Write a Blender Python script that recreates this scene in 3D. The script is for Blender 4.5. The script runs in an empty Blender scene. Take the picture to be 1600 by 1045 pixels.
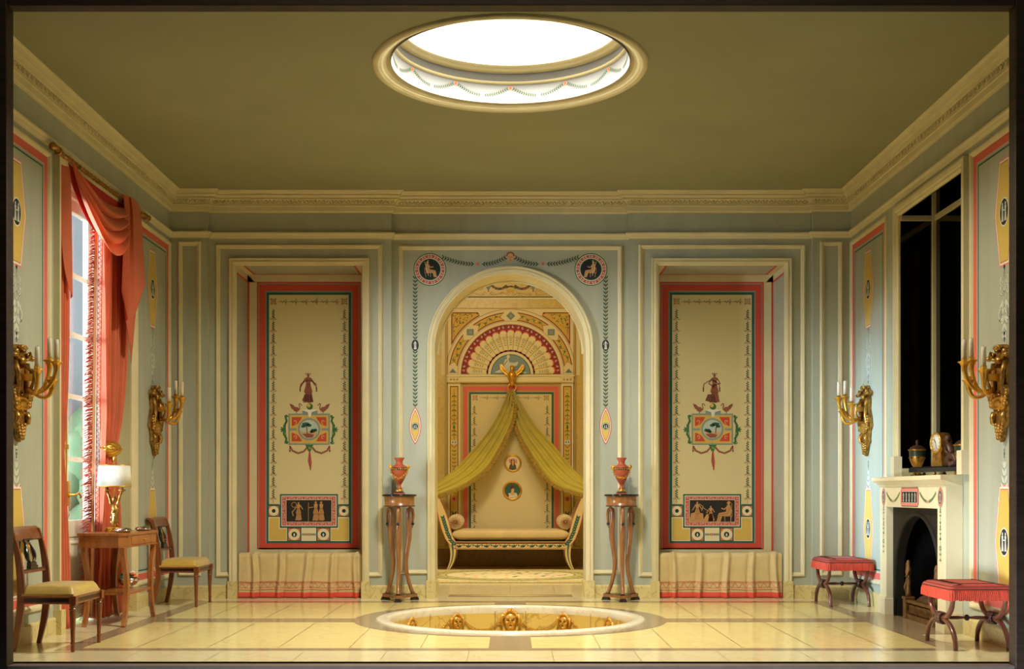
import bpy, bmesh, math, random
from mathutils import Vector, Matrix
random.seed(7)
SC = bpy.context.scene
COL = SC.collection
PI = math.pi
# ---------------------------------------------------------------- camera
FX, HY, F, D = 797.5, 770.0, 1900.0, 11.585
cd = bpy.data.cameras.new('camera'); cam = bpy.data.objects.new('camera', cd); COL.objects.link(cam)
cam.location = (0, -D, 1.0); cam.rotation_euler = (PI/2, 0, 0)
cd.sensor_width = 36; cd.lens = F/1600*36; cd.shift_x = 2.5/1600; cd.shift_y = 247.5/1600
cd.clip_start = 0.05; cd.clip_end = 100
SC.camera = cam
# ---------------------------------------------------------------- world, exposure, lamps
SC.view_settings.view_transform = 'Standard'; SC.view_settings.look = 'None'
SC.view_settings.gamma = 1; SC.view_settings.use_curve_mapping = False
SC.view_settings.exposure = 0.0
W_ = bpy.data.worlds.new('world'); SC.world = W_; W_.use_nodes = True
W_.node_tree.nodes['Background'].inputs[0].default_value = (1.0, 0.83, 0.55, 1)
W_.node_tree.nodes['Background'].inputs[1].default_value = 0.06

def area(name, loc, target, sx, sy, power, col, spread=PI):
    l = bpy.data.lights.new(name, 'AREA'); l.shape = 'RECTANGLE'; l.size = sx; l.size_y = sy
    l.energy = power; l.color = col; l.spread = spread
    o = bpy.data.objects.new(name, l); COL.objects.link(o); o.location = loc
    o.rotation_euler = (Vector(target)-Vector(loc)).to_track_quat('-Z', 'Y').to_euler()
    return o
SKY_GLASS = 1.6                      # opal glass of the skylight
area('skylight_lamp', (0, -3.45, 4.112), (0, -3.45, 0), 0.6, 0.6, 182, (1.0, 0.94, 0.76), math.radians(161))
area('floor_fill_spot', (0, -3.3, 4.11), (0, -2.6, 0), 0.5, 0.5, 55, (1.0, 0.92, 0.70), math.radians(105))  # extra narrow lamp under the skylight glass, added to brighten the floor
for sd, se, sa, sc in (((6.4, 1.65, -0.75), 14.0, 10, (0.50, 0.76, 1.0)), ((6.4, 4.4, -0.3), 17.0, 34, (0.78, 0.90, 1.0))):
    sl = bpy.data.lights.new('window_daylight', 'SUN'); sl.energy = se; sl.color = sc; sl.angle = math.radians(sa)
    so = bpy.data.objects.new('window_daylight', sl); COL.objects.link(so); so.location = (-12, -5, 5)
    so.rotation_euler = Vector(sd).to_track_quat('-Z', 'Y').to_euler()
area('backdrop_lamp', (-5.2, -1.6, 4.4), (-5.4, 2.2, 1.9), 2.5, 1.2, 190, (0.86, 0.95, 1.0))
area('alcove_lamp', (-0.5, 1.3, 3.85), (0.1, 4.6, 1.0), 0.9, 0.5, 42, (1.0, 0.89, 0.56))
area('rug_fill_lamp', (0.2, 2.3, 4.0), (0.1, 2.4, 0), 0.8, 0.6, 32, (1.0, 0.88, 0.56), math.radians(110))  # unseen lamp added above the rug to brighten the alcove floor
area('gallery_lamp', (0.0, -7.6, 5.6), (0, -0.5, 1.2), 4.0, 0.6, 30, (1.0, 0.84, 0.58))

# ---------------------------------------------------------------- materials
def lin(c):
    c = c/255.0
    return c/12.92 if c <= 0.04045 else ((c+0.055)/1.055)**2.4
def rgb(t): return (lin(t[0]), lin(t[1]), lin(t[2]), 1)
MATS = {}
def mat(name, col, rough=0.6, metal=0.0, noise=0.0, nscale=8.0, stretch=(1, 1, 1), bump=0.0, bscale=60.0,
        col2=None, sheen=0.0, trans=0.0, emit=0.0, coat=0.0, sss=0.0, spec=0.5):
    m = bpy.data.materials.new(name); m.use_nodes = True; MATS[name] = m
    nt = m.node_tree; b = nt.nodes['Principled BSDF']
    b.inputs['Base Color'].default_value = rgb(col); b.inputs['Roughness'].default_value = rough
    b.inputs['Metallic'].default_value = metal
    b.inputs['Specular IOR Level'].default_value = spec
    if sheen: b.inputs['Sheen Weight'].default_value = sheen
    if coat: b.inputs['Coat Weight'].default_value = coat; b.inputs['Coat Roughness'].default_value = 0.12
    if trans: b.inputs['Transmission Weight'].default_value = trans
    if emit: b.inputs['Emission Color'].default_value = rgb(col); b.inputs['Emission Strength'].default_value = emit
    m.diffuse_color = rgb(col)
    if noise or bump:
        tc = nt.nodes.new('ShaderNodeTexCoord'); mp = nt.nodes.new('ShaderNodeMapping')
        mp.inputs['Scale'].default_value = stretch
        nt.links.new(tc.outputs['Object'], mp.inputs[0])
    if noise:
        n = nt.nodes.new('ShaderNodeTexNoise'); n.inputs['Scale'].default_value = nscale; n.inputs['Detail'].default_value = 5
        nt.links.new(mp.outputs[0], n.inputs['Vector'])
        r = nt.nodes.new('ShaderNodeValToRGB'); r.color_ramp.elements[0].position = 0.3; r.color_ramp.elements[1].position = 0.72
        c2 = col2 or tuple(int(c*(1-noise)) for c in col)
        r.color_ramp.elements[0].color = rgb(col); r.color_ramp.elements[1].color = rgb(c2)
        nt.links.new(n.outputs['Fac'], r.inputs[0]); nt.links.new(r.outputs[0], b.inputs['Base Color'])
    if bump:
        n2 = nt.nodes.new('ShaderNodeTexNoise'); n2.inputs['Scale'].default_value = bscale; n2.inputs['Detail'].default_value = 4
        nt.links.new(mp.outputs[0], n2.inputs['Vector'])
        bp = nt.nodes.new('ShaderNodeBump'); bp.inputs['Strength'].default_value = bump; bp.inputs['Distance'].default_value = 0.004
        nt.links.new(n2.outputs['Fac'], bp.inputs['Height']); nt.links.new(bp.outputs[0], b.inputs['Normal'])
    return m
def marble(name, col, vein, rough=0.25, scale=3.0, amt=0.5):
    m = bpy.data.materials.new(name); m.use_nodes = True; MATS[name] = m
    nt = m.node_tree; b = nt.nodes['Principled BSDF']; b.inputs['Roughness'].default_value = rough
    tc = nt.nodes.new('ShaderNodeTexCoord')
    n = nt.nodes.new('ShaderNodeTexNoise'); n.inputs['Scale'].default_value = scale; n.inputs['Detail'].default_value = 8
    n.inputs['Distortion'].default_value = 1.6
    nt.links.new(tc.outputs['Object'], n.inputs['Vector'])
    r = nt.nodes.new('ShaderNodeValToRGB')
    e = r.color_ramp.elements
    e[0].position = 0.0; e[0].color = rgb(col)
    e[1].position = 1.0; e[1].color = rgb(tuple(int(c*0.93) for c in col))
    for p, c in ((0.47, col), (0.5, tuple(int(a*(1-amt)+v*amt) for a, v in zip(col, vein))), (0.53, col)):
        k = e.new(p); k.color = rgb(c)
    nt.links.new(n.outputs['Fac'], r.inputs[0]); nt.links.new(r.outputs[0], b.inputs['Base Color'])
    m.diffuse_color = rgb(col)
    return m

mat('wall_paint', (180, 184, 166), 0.5, noise=0.05, nscale=3, stretch=(3, 3, 0.4), bump=0.15, bscale=25)
mat('ceiling_paint', (154, 154, 120), 0.6, noise=0.05, nscale=1.3, bump=0.1, bscale=12)
mat('cream_paint', (226, 214, 172), 0.42, noise=0.05, nscale=5)
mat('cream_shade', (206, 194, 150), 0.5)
mat('jamb_paint', (196, 192, 152), 0.5)
mat('reveal_paint', (176, 176, 158), 0.5, noise=0.05, nscale=4)
mat('niche_cream', (220, 208, 166), 0.55, noise=0.04, nscale=4)
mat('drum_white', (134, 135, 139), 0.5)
marble('floor_tile', (240, 222, 154), (196, 170, 110), 0.13, 2.2, 0.25)
marble('border_tile', (230, 218, 176), (200, 180, 130), 0.15, 2.0, 0.3)
marble('taupe_stone', (160, 140, 112), (120, 100, 80), 0.16, 5.0, 0.35)
mat('joint', (150, 128, 88), 0.5)
marble('base_marble', (218, 200, 140), (150, 120, 70), 0.3, 6.0, 0.4)
marble('alcove_marble', (214, 190, 114), (178, 140, 70), 0.35, 3.0, 0.35)
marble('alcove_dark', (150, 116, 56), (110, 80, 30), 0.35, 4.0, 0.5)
marble('white_marble', (226, 218, 196), (196, 170, 130), 0.2, 4.0, 0.35)
marble('pool_yellow', (216, 186, 100), (150, 104, 40), 0.18, 2.3, 0.4)
mat('mantel_cream', (236, 226, 190), 0.35, noise=0.04, nscale=4)
mat('slate', (40, 36, 30), 0.6, spec=0.2, noise=0.2, nscale=6)
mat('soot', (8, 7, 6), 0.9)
mat('dark_mirror', (64, 60, 50), 0.07, 1.0)
mat('frame_wood', (58, 40, 30), 0.55, noise=0.45, nscale=9, stretch=(1, 1, 6), bump=0.4, bscale=40, col2=(34, 22, 16))
mat('ledge_stone', (66, 56, 26), 0.6)
mat('sill_paint', (112, 98, 92), 0.6, noise=0.1)
mat('red_wood', (138, 80, 44), 0.28, noise=0.3, nscale=7, stretch=(6, 6, 0.8), coat=0.35, col2=(112, 56, 28))
mat('gold_wood', (160, 112, 64), 0.28, noise=0.3, nscale=8, stretch=(6, 6, 0.7), coat=0.4, col2=(130, 76, 36))
mat('table_wood', (176, 112, 58), 0.28, noise=0.3, nscale=7, stretch=(6, 6, 0.8), coat=0.35, col2=(140, 80, 36))
mat('stool_wood', (120, 68, 48), 0.3, noise=0.25, nscale=8, coat=0.35, col2=(86, 46, 34))
mat('ebony', (30, 24, 22), 0.3, coat=0.3)
mat('black_marble', (28, 30, 34), 0.12, noise=0.2, nscale=10)
mat('yellow_silk', (212, 176, 78), 0.42, sheen=0.5, noise=0.12, nscale=14, stretch=(1, 1, 5))
mat('curtain_red', (230, 124, 86), 0.8, sheen=0.1, noise=0.08, nscale=5, bump=0.25, bscale=160)
mat('curtain_lining', (196, 46, 40), 0.8)
mat('fringe_red', (214, 74, 46), 0.8, noise=0.25, nscale=60, stretch=(1, 1, 0.1))
mat('peach_band', (238, 180, 132), 0.8)
mat('canopy_olive', (190, 174, 56), 0.6, sheen=0.5, noise=0.08, nscale=6)
mat('canopy_fringe', (176, 140, 54), 0.8, noise=0.3, nscale=50)
mat('bench_cloth', (216, 192, 138), 0.75, sheen=0.2, noise=0.06, nscale=10)
mat('bench_red', (216, 78, 58), 0.75)
mat('stool_red', (196, 66, 44), 0.7, sheen=0.1, noise=0.25, nscale=20, stretch=(1, 8, 1), col2=(150, 38, 30))
mat('braid_dark', (84, 40, 30), 0.8)
mat('gold', (232, 182, 78), 0.36, 0.75, noise=0.25, nscale=14, col2=(198, 142, 48))
mat('gilt', (230, 184, 88), 0.38, 0.35, noise=0.6, nscale=30, col2=(190, 136, 54))
mat('old_brass', (150, 112, 66), 0.45, 0.5, noise=0.4, nscale=25, bump=0.4, bscale=60)
mat('brass', (226, 178, 76), 0.3, 0.8)
mat('antique_gold', (206, 158, 76), 0.38, 0.75, noise=0.5, nscale=22, col2=(120, 84, 36), bump=0.5, bscale=70)
mat('bronze_dark', (70, 50, 34), 0.45, 0.4)
mat('silver', (216, 214, 210), 0.16, 1.0)
mat('terracotta', (178, 84, 54), 0.42, noise=0.1, nscale=10)
mat('lamp_white', (222, 220, 208), 0.7)
mat('candle', (226, 214, 190), 0.5)
mat('candle_old', (168, 148, 128), 0.6)
mat('mattress', (220, 194, 142), 0.6, sheen=0.4, noise=0.07, nscale=5)
mat('bed_paint', (222, 198, 140), 0.4)
mat('rug_cream', (222, 208, 154), 0.95, noise=0.12, nscale=40)
mat('tan_rug', (200, 186, 120), 0.95)
mat('tole_green', (46, 60, 40), 0.3, noise=0.2)
mat('tole_gold', (190, 140, 44), 0.3, 0.4, noise=0.5, nscale=26, col2=(110, 60, 24))
mat('figure_bronze', (84, 54, 42), 0.45, 0.3, bump=0.6, bscale=60)
mat('log_brown', (110, 74, 50), 0.8, noise=0.4, nscale=18, bump=0.6, bscale=60)
mat('backdrop_white', (164, 170, 174), 0.9)
mat('backdrop_green', (112, 142, 104), 0.9, noise=0.2, nscale=3)
mat('white_paint', (228, 224, 200), 0.45)
mat('leaf_teal', (60, 150, 130), 0.6); mat('flower_orange', (226, 130, 70), 0.6); mat('flower_pink', (222, 120, 120), 0.6)
mat('leaf_green', (80, 120, 60), 0.6); mat('flower_white', (236, 226, 214), 0.6)
# painted decoration colours
PAL = dict(p_red=(206, 76, 56), p_coral=(222, 104, 88), p_crimson=(140, 32, 28), p_teal=(44, 96, 86), p_green=(64, 118, 58), p_dgreen=(52, 74, 46),
           p_grey=(142, 154, 150), p_blue=(128, 152, 160), p_navy=(30, 34, 44), p_black=(28, 26, 26), p_cream=(222, 208, 160),
           p_yellow=(216, 184, 92), p_gold=(214, 180, 78), p_brown=(150, 88, 66), p_dbrown=(112, 62, 46), p_pink=(232, 140, 128),
           p_white=(238, 232, 214), p_skin=(216, 170, 116), p_orange=(212, 120, 60), p_sky=(190, 206, 190), p_leafblue=(110, 128, 140),
           p_shadow=(112, 116, 104), p_light=(214, 218, 204), p_ivory=(232, 220, 180), p_tan=(190, 160, 96), p_olive=(98, 104, 48),
           p_rose=(196, 92, 84), p_bronze=(196, 144, 88))
for k, c in PAL.items(): mat(k, c, 0.6)
g = bpy.data.materials.new('window_glass'); g.use_nodes = True; MATS['window_glass'] = g
nt = g.node_tree; nt.nodes.clear()
o_ = nt.nodes.new('ShaderNodeOutputMaterial'); t_ = nt.nodes.new('ShaderNodeBsdfTransparent'); gl = nt.nodes.new('ShaderNodeBsdfGlossy')
gl.inputs['Roughness'].default_value = 0.02; mx = nt.nodes.new('ShaderNodeMixShader'); mx.inputs[0].default_value = 0.06
nt.links.new(t_.outputs[0], mx.inputs[1]); nt.links.new(gl.outputs[0], mx.inputs[2]); nt.links.new(mx.outputs[0], o_.inputs[0])
g = bpy.data.materials.new('sheer_cloth'); g.use_nodes = True; MATS['sheer_cloth'] = g
nt = g.node_tree; nt.nodes.clear()
o_ = nt.nodes.new('ShaderNodeOutputMaterial'); t_ = nt.nodes.new('ShaderNodeBsdfTransparent')
df = nt.nodes.new('ShaderNodeBsdfDiffuse'); df.inputs[0].default_value = rgb((240, 238, 222))
tl = nt.nodes.new('ShaderNodeBsdfTranslucent'); tl.inputs[0].default_value = rgb((150, 150, 142))
m1 = nt.nodes.new('ShaderNodeMixShader'); m1.inputs[0].default_value = 0.55; m2 = nt.nodes.new('ShaderNodeMixShader'); m2.inputs[0].default_value = 0.62
nt.links.new(df.outputs[0], m1.inputs[1]); nt.links.new(tl.outputs[0], m1.inputs[2])
nt.links.new(t_.outputs[0], m2.inputs[1]); nt.links.new(m1.outputs[0], m2.inputs[2]); nt.links.new(m2.outputs[0], o_.inputs[0])
# curtain cloth lets some daylight through
for nm, tr in (('curtain_red', 0.28), ('peach_band', 0.08), ('fringe_red', 0.05)):
    m = MATS[nm]; nt = m.node_tree; b = nt.nodes['Principled BSDF']; out = [n for n in nt.nodes if n.type == 'OUTPUT_MATERIAL'][0]
    tl = nt.nodes.new('ShaderNodeBsdfTranslucent'); tl.inputs[0].default_value = rgb((250, 150, 100)); ms = nt.nodes.new('ShaderNodeMixShader')
    ms.inputs[0].default_value = tr; nt.links.new(b.outputs[0], ms.inputs[1]); nt.links.new(tl.outputs[0], ms.inputs[2])
    nt.links.new(ms.outputs[0], out.inputs[0])
g = mat('opal_glass', (255, 250, 238), 0.5); g.node_tree.nodes['Principled BSDF'].inputs['Emission Color'].default_value = (1.0, 0.90, 0.66, 1)
g.node_tree.nodes['Principled BSDF'].inputs['Emission Strength'].default_value = SKY_GLASS

# ---------------------------------------------------------------- placing helpers
def S(Y): return F/(Y+D)
def PX(x, Y): return (x-FX)/S(Y)
def PZ(y, Y): return 1+(HY-y)/S(Y)
def backmap(Y): return lambda x, y, h=0: Vector((PX(x, Y), Y-h, PZ(y, Y)))      # measured on the plane y = Y
W = 3.216
def lmap(u, v, h=0): return Vector((-W+h, u, v))
def rmap(u, v, h=0): return Vector((W-h, u, v))
def floormap(u, v, h=0): return Vector((u, v, h))

# ---------------------------------------------------------------- mesh builder
class MB:
    def __init__(s): s.v = []; s.f = []; s.fm = []; s.fs = []; s.ms = []; s.M = Matrix()
    def mi(s, m):
        if m not in s.ms: s.ms.append(m)
        return s.ms.index(m)
    def add(s, vs, fs, m, smooth=False):
        o = len(s.v); s.v += [s.M @ Vector(p) for p in vs]
        i = s.mi(m)
        for f in fs: s.f.append([o+k for k in f]); s.fm.append(i); s.fs.append(smooth)
    def box(s, x0, y0, z0, x1, y1, z1, m):
        vs = [(x, y, z) for z in (z0, z1) for y in (y0, y1) for x in (x0, x1)]
        s.add(vs, [(0, 2, 3, 1), (4, 5, 7, 6), (0, 1, 5, 4), (2, 6, 7, 3), (0, 4, 6, 2), (1, 3, 7, 5)], m)
    def lathe(s, prof, m, c=(0, 0, 0), n=24, axis=None, a0=0.0, a1=2*PI, sx=1.0, sy=1.0, caps=True):
        full = abs(a1-a0-2*PI) < 1e-6
        k = n if full else n+1
        vs = []; R = axis.to_track_quat('Z', 'Y').to_matrix() if axis is not None else None
        for r, z in prof:
            for i in range(k):
                a = a0+(a1-a0)*i/n
                p = Vector((r*math.cos(a)*sx, r*math.sin(a)*sy, z))
                if R: p = R @ p
                vs.append(p+Vector(c))
        fs = []
        for j in range(len(prof)-1):
            for i in range(n):
                i2 = (i+1) % k
                fs.append((j*k+i, j*k+i2, (j+1)*k+i2, (j+1)*k+i))
        s.add(vs, fs, m, True)
        if full and caps:
            o = len(s.v)-len(vs)
            if prof[0][0] > 1e-5: s.f.append([o+i for i in range(k)][::-1]); s.fm.append(s.mi(m)); s.fs.append(False)
            if prof[-1][0] > 1e-5: s.f.append([o+(len(prof)-1)*k+i for i in range(k)]); s.fm.append(s.mi(m)); s.fs.append(False)
    def ball(s, c, r, m, sx=1, sy=1, sz=1, n=12, k=8):
        vs = []; fs = []
        for j in range(k+1):
            t = PI*j/k
            for i in range(n):
                a = 2*PI*i/n
                vs.append((c[0]+r*sx*math.sin(t)*math.cos(a), c[1]+r*sy*math.sin(t)*math.sin(a), c[2]+r*sz*math.cos(t)))
        for j in range(k):
            for i in range(n): fs.append((j*n+i, (j+1)*n+i, (j+1)*n+(i+1) % n, j*n+(i+1) % n))
        s.add(vs, fs, m, True)
    def tube(s, pts, r, m, n=8, closed=False, flat=1.0, up=None):
        pts = [Vector(p) for p in pts]; L = len(pts)
        rs = r if isinstance(r, (list, tuple)) else [r]*L
        vs = []; prev = None
        for i, p in enumerate(pts):
            a = pts[(i-1) % L] if (closed or i > 0) else p
            b = pts[(i+1) % L] if (closed or i < L-1) else p
            t = (b-a).normalized() if (b-a).length > 1e-9 else Vector((0, 0, 1))
            if prev is None:
                ref = Vector(up) if up else (Vector((0, 0, 1)) if abs(t.z) < 0.9 else Vector((1, 0, 0)))
                x = (ref-t*ref.dot(t)).normalized()
            else: x = (prev-t*prev.dot(t)).normalized()
            prev = x; y = t.cross(x)
            for k in range(n):
                an = 2*PI*k/n
                vs.append(p+x*math.cos(an)*rs[i]+y*math.sin(an)*rs[i]*flat)
        fs = []
        R = L if closed else L-1
        for i in range(R):
            for k in range(n):
                i2 = (i+1) % L
                fs.append((i*n+k, i*n+(k+1) % n, i2*n+(k+1) % n, i2*n+k))
        s.add(vs, fs, m, True)
        if not closed:
            o = len(s.v)-len(vs)
            s.f.append([o+k for k in range(n)][::-1]); s.f.append([o+(L-1)*n+k for k in range(n)])
            s.fm += [s.mi(m)]*2; s.fs += [False]*2
    def grid(s, fn, nu, nv, m, smooth=True, closeu=False):
        vs = [fn(i/nu, j/nv) for j in range(nv+1) for i in range(nu+1)]
        fs = [(j*(nu+1)+i, j*(nu+1)+i+1, (j+1)*(nu+1)+i+1, (j+1)*(nu+1)+i) for j in range(nv) for i in range(nu)]
        s.add(vs, fs, m, smooth)
    def prism(s, poly, mp, h0, h1, m, smooth=False):
        n = len(poly)
        vs = [mp(p[0], p[1], h0) for p in poly]+[mp(p[0], p[1], h1) for p in poly]
        fs = [tuple(range(n))[::-1], tuple(range(n, 2*n))]
        s.add(vs, fs, m, False)
        s.add(vs, [(i, (i+1) % n, n+(i+1) % n, n+i) for i in range(n)], m, smooth)
    def sweep(s, path, prof, mp, m, closed=False, side=1, smooth=False):
        P = [Vector((p[0], p[1])) for p in path]; L = len(P); k = len(prof); vs = []
        for i, p in enumerate(P):
            a = P[(i-1) % L] if (closed or i > 0) else None
            b = P[(i+1) % L] if (closed or i < L-1) else None
            d1 = (p-a).normalized() if a is not None else None
            d2 = (b-p).normalized() if b is not None else None
            if d1 is None: d1 = d2
            if d2 is None: d2 = d1
            n1 = Vector((-d1.y, d1.x))*side; n2 = Vector((-d2.y, d2.x))*side
            mt = (n1+n2)
            mt = mt.normalized() if mt.length > 1e-6 else n1
            sc = 1/max(0.3, mt.dot(n1))
            for (o, h) in prof:
                q = p+mt*o*sc
                vs.append(mp(q.x, q.y, h))
        fs = []
        for i in range(L if closed else L-1):
            i2 = (i+1) % L
            for j in range(k-1): fs.append((i*k+j, i2*k+j, i2*k+j+1, i*k+j+1))
        if not closed: fs += [tuple(range(k)), tuple(range((L-1)*k, L*k))]
        s.add(vs, fs, m, smooth)
    def build(s, name, parent=None, bevel=0.0, solid=0.0, sub=0, kind=None, recalc=True, smooth=False):
        me = bpy.data.meshes.new(name); me.from_pydata([tuple(v) for v in s.v], [], s.f)
        for m in s.ms: me.materials.append(MATS[m])
        me.polygons.foreach_set('material_index', s.fm)
        me.polygons.foreach_set('use_smooth', [True]*len(s.f) if smooth else s.fs)
        if recalc:
            bm = bmesh.new(); bm.from_mesh(me); bmesh.ops.recalc_face_normals(bm, faces=bm.faces); bm.to_mesh(me); bm.free()
        me.update()
        o = bpy.data.objects.new(name, me); COL.objects.link(o)
        if parent is not None: o.parent = parent
        if solid:
            md = o.modifiers.new('solid', 'SOLIDIFY'); md.thickness = solid; md.offset = 0
        if bevel:
            md = o.modifiers.new('bevel', 'BEVEL'); md.width = bevel; md.segments = 2; md.limit_method = 'ANGLE'; md.angle_limit = 0.7
        if sub:
            md = o.modifiers.new('sub', 'SUBSURF'); md.levels = sub; md.render_levels = sub
        if kind: o['kind'] = kind
        return o

def tag(o, label=None, cat=None, group=None, kind=None):
    if label: o['label'] = label
    if cat: o['category'] = cat
    if group: o['group'] = group
    if kind: o['kind'] = kind
    return o
def empty(name, loc=(0, 0, 0), rz=0.0):
    o = bpy.data.objects.new(name, None); COL.objects.link(o); o.location = loc; o.rotation_euler = (0, 0, rz); o.empty_display_size = 0.1
    return o
def copy_tree(o, parent=None):
    c = o.copy(); COL.objects.link(c); c.parent = parent
    for ch in list(o.children): copy_tree(ch, c)
    return c

# ---------------------------------------------------------------- painting on a surface
def bez(p0, p1, p2, p3, n=10):
    out = []
    for i in range(n+1):
        t = i/n; a = (1-t)**3; b = 3*t*(1-t)**2; c = 3*t*t*(1-t); d = t**3
        out.append((a*p0[0]+b*p1[0]+c*p2[0]+d*p3[0], a*p0[1]+b*p1[1]+c*p2[1]+d*p3[1]))
    return out
class Paint(MB):
    def __init__(s, mp, lift=0.0006, step=0.0005):
        super().__init__(); s.mp = mp; s.lift = lift; s.step = step; s.L = 0
    def poly(s, pts, m, L=None):
        h = s.lift+(s.L if L is None else L)*s.step
        s.add([s.mp(p[0], p[1], h) for p in pts], [tuple(range(len(pts)))], m)
    def rect(s, x0, y0, x1, y1, m, L=None): s.poly([(x0, y0), (x1, y0), (x1, y1), (x0, y1)], m, L)
    def frame(s, x0, y0, x1, y1, w, m, L=None):
        if x0 > x1: x0, x1 = x1, x0
        if y0 > y1: y0, y1 = y1, y0
        s.rect(x0, y0, x1, y0+w, m, L); s.rect(x0, y1-w, x1, y1, m, L); s.rect(x0, y0+w, x0+w, y1-w, m, L); s.rect(x1-w, y0+w, x1, y1-w, m, L)
    def oval(s, cx, cy, rx, ry, m, L=None, n=28): s.poly([(cx+rx*math.cos(2*PI*i/n), cy+ry*math.sin(2*PI*i/n)) for i in range(n)], m, L)
    def ring(s, cx, cy, r0, r1, m, L=None, a0=0, a1=2*PI, n=32, asp=1.0):
        h = s.lift+(s.L if L is None else L)*s.step; vs = []
        for i in range(n+1):
            a = a0+(a1-a0)*i/n
            for r in (r0, r1): vs.append(s.mp(cx+r*math.cos(a), cy+r*asp*math.sin(a), h))
        s.add(vs, [(2*i, 2*i+1, 2*i+3, 2*i+2) for i in range(n)], m)
    def line(s, pts, w, m, L=None, taper=False):
        h = s.lift+(s.L if L is None else L)*s.step; vs = []; n = len(pts)
        for i, p in enumerate(pts):
            a = Vector(pts[max(0, i-1)]); b = Vector(pts[min(n-1, i+1)]); d = (b-a)
            d = d.normalized() if d.length > 1e-9 else Vector((1, 0))
            ww = w*(1-0.8*i/(n-1)) if taper else w
            for sg in (-0.5, 0.5): vs.append(s.mp(p[0]-d.y*ww*sg, p[1]+d.x*ww*sg, h))
        s.add(vs, [(2*i, 2*i+1, 2*i+3, 2*i+2) for i in range(n-1)], m)
    def leaf(s, x, y, ang, l, w, m, L=None):
        c, sn = math.cos(ang), math.sin(ang)
        s.poly([(x+a*l*c-b*w*sn, y+a*l*sn+b*w*c) for a, b in ((0, 0), (0.35, 0.5), (0.75, 0.35), (1, 0), (0.75, -0.35), (0.35, -0.5))], m, L)
    def chain(s, pts, step, l, w, m, spread=0.7, L=None, L0=0.0):
        # pairs of leaves along a polyline, pointing along it
        acc = 0.0; nxt = L0
        for i in range(len(pts)-1):
            a = Vector(pts[i]); b = Vector(pts[i+1]); d = b-a; ln = d.length
            if ln < 1e-9: continue
            an = math.atan2(d.y, d.x)
            while nxt <= acc+ln:
                p = a+d*((nxt-acc)/ln)
                s.leaf(p.x, p.y, an+spread, l, w, m, L); s.leaf(p.x, p.y, an-spread, l, w, m, L)
                nxt += step
            acc += ln
    def curl(s, x, y, r, ang, sg, w, m, L=None, turns=0.75, n=9):
        pts = []
        for i in range(n+1):
            t = i/n; rr = r*(1-0.65*t); a = ang+sg*2*PI*turns*t
            pts.append((x+rr*math.cos(a), y+rr*math.sin(a)))
        s.line(pts, w, m, L)
# ================================================================ THE SETTING
CZ = 3.845                                   # ceiling height
YF = -4.38                                   # front edge of the floor
XA, XB = 2.857, 1.129                        # breaks of the back wall
YA, YB = -0.10, -0.05
NX0, NX1, NZ, NY = 1.4056, 2.596, 3.155, 0.42   # side niches: inner/outer edge, height, depth plane
AR, AS, AT = 0.7165, 2.366, 0.37             # arch: radius, springing, wall thickness
PCY, PR = -1.92, 1.066                       # pool
SCY, SR = -3.45, 0.862                        # skylight
def circ(cx, cy, r, a0, a1, n): return [(cx+r*math.cos(a0+(a1-a0)*i/n), cy+r*math.sin(a0+(a1-a0)*i/n)) for i in range(n+1)]
def holed(mb, mp, u0, v0, u1, v1, holes, m):
    us = sorted({u0, u1, *[h[0] for h in holes], *[h[2] for h in holes]}); vs = sorted({v0, v1, *[h[1] for h in holes], *[h[3] for h in holes]})
    for i in range(len(us)-1):
        for j in range(len(vs)-1):
            cu, cv = (us[i]+us[i+1])/2, (vs[j]+vs[j+1])/2
            if any(h[0] < cu < h[2] and h[1] < cv < h[3] for h in holes): continue
            mb.add([mp(us[i], vs[j], 0), mp(us[i+1], vs[j], 0), mp(us[i+1], vs[j+1], 0), mp(us[i], vs[j+1], 0)], [(0, 1, 2, 3)], m)
def slab_with_round_hole(mb, x0, x1, y0, y1, z, cx, cy, r, m, n=32):
    # two half plates around a circle
    top = circ(cx, cy, r, 0, PI, n); bot = circ(cx, cy, r, PI, 2*PI, n)
    mb.add([Vector((x1, cy, z)), Vector((x1, y1, z)), Vector((x0, y1, z)), Vector((x0, cy, z))]+[Vector((p[0], p[1], z)) for p in top[::-1]], [tuple(range(4+n+1))], m)
    mb.add([Vector((x0, cy, z)), Vector((x0, y0, z)), Vector((x1, y0, z)), Vector((x1, cy, z))]+[Vector((p[0], p[1], z)) for p in bot[::-1]], [tuple(range(4+n+1))], m)

# ---- floor: stone tiles, taupe bands and joints as inlay
mb = MB()
slab_with_round_hole(mb, -3.5, 3.6, YF, 0.5, 0.0, 0, PCY, PR-0.06, 'floor_tile')
mb.box(-3.5, YF, -0.10, 3.6, YF+0.02, 0.0, 'ledge_stone')
mb.box(-3.5, YF+0.02, -0.12, 3.6, YF+0.35, -0.02, 'ledge_stone')
fp = Paint(floormap, 0.0006, 0.0005)
fp.L = 0
fp.rect(-W, YF+0.004, W, -3.88, 'border_tile'); fp.rect(-W, -0.34, W, 0.42, 'border_tile')
fp.rect(-W, -3.88, -2.90, -0.34, 'border_tile'); fp.rect(2.90, -3.88, W, -0.34, 'border_tile')
fp.L = 1
fp.rect(-2.90, -3.88, 2.90, -3.757, 'taupe_stone'); fp.rect(-2.90, -0.49, 2.90, -0.34, 'taupe_stone')
fp.rect(-2.90, -3.757, -2.76, -0.49, 'taupe_stone'); fp.rect(2.76, -3.757, 2.90, -0.49, 'taupe_stone')
fp.rect(2.90, -3.0, W-0.06, -1.38, 'taupe_stone')
fp.rect(-2.76, -2.16, -1.19, -1.90, 'taupe_stone'); fp.rect(1.19, -2.16, 2.76, -1.90, 'taupe_stone')
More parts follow.
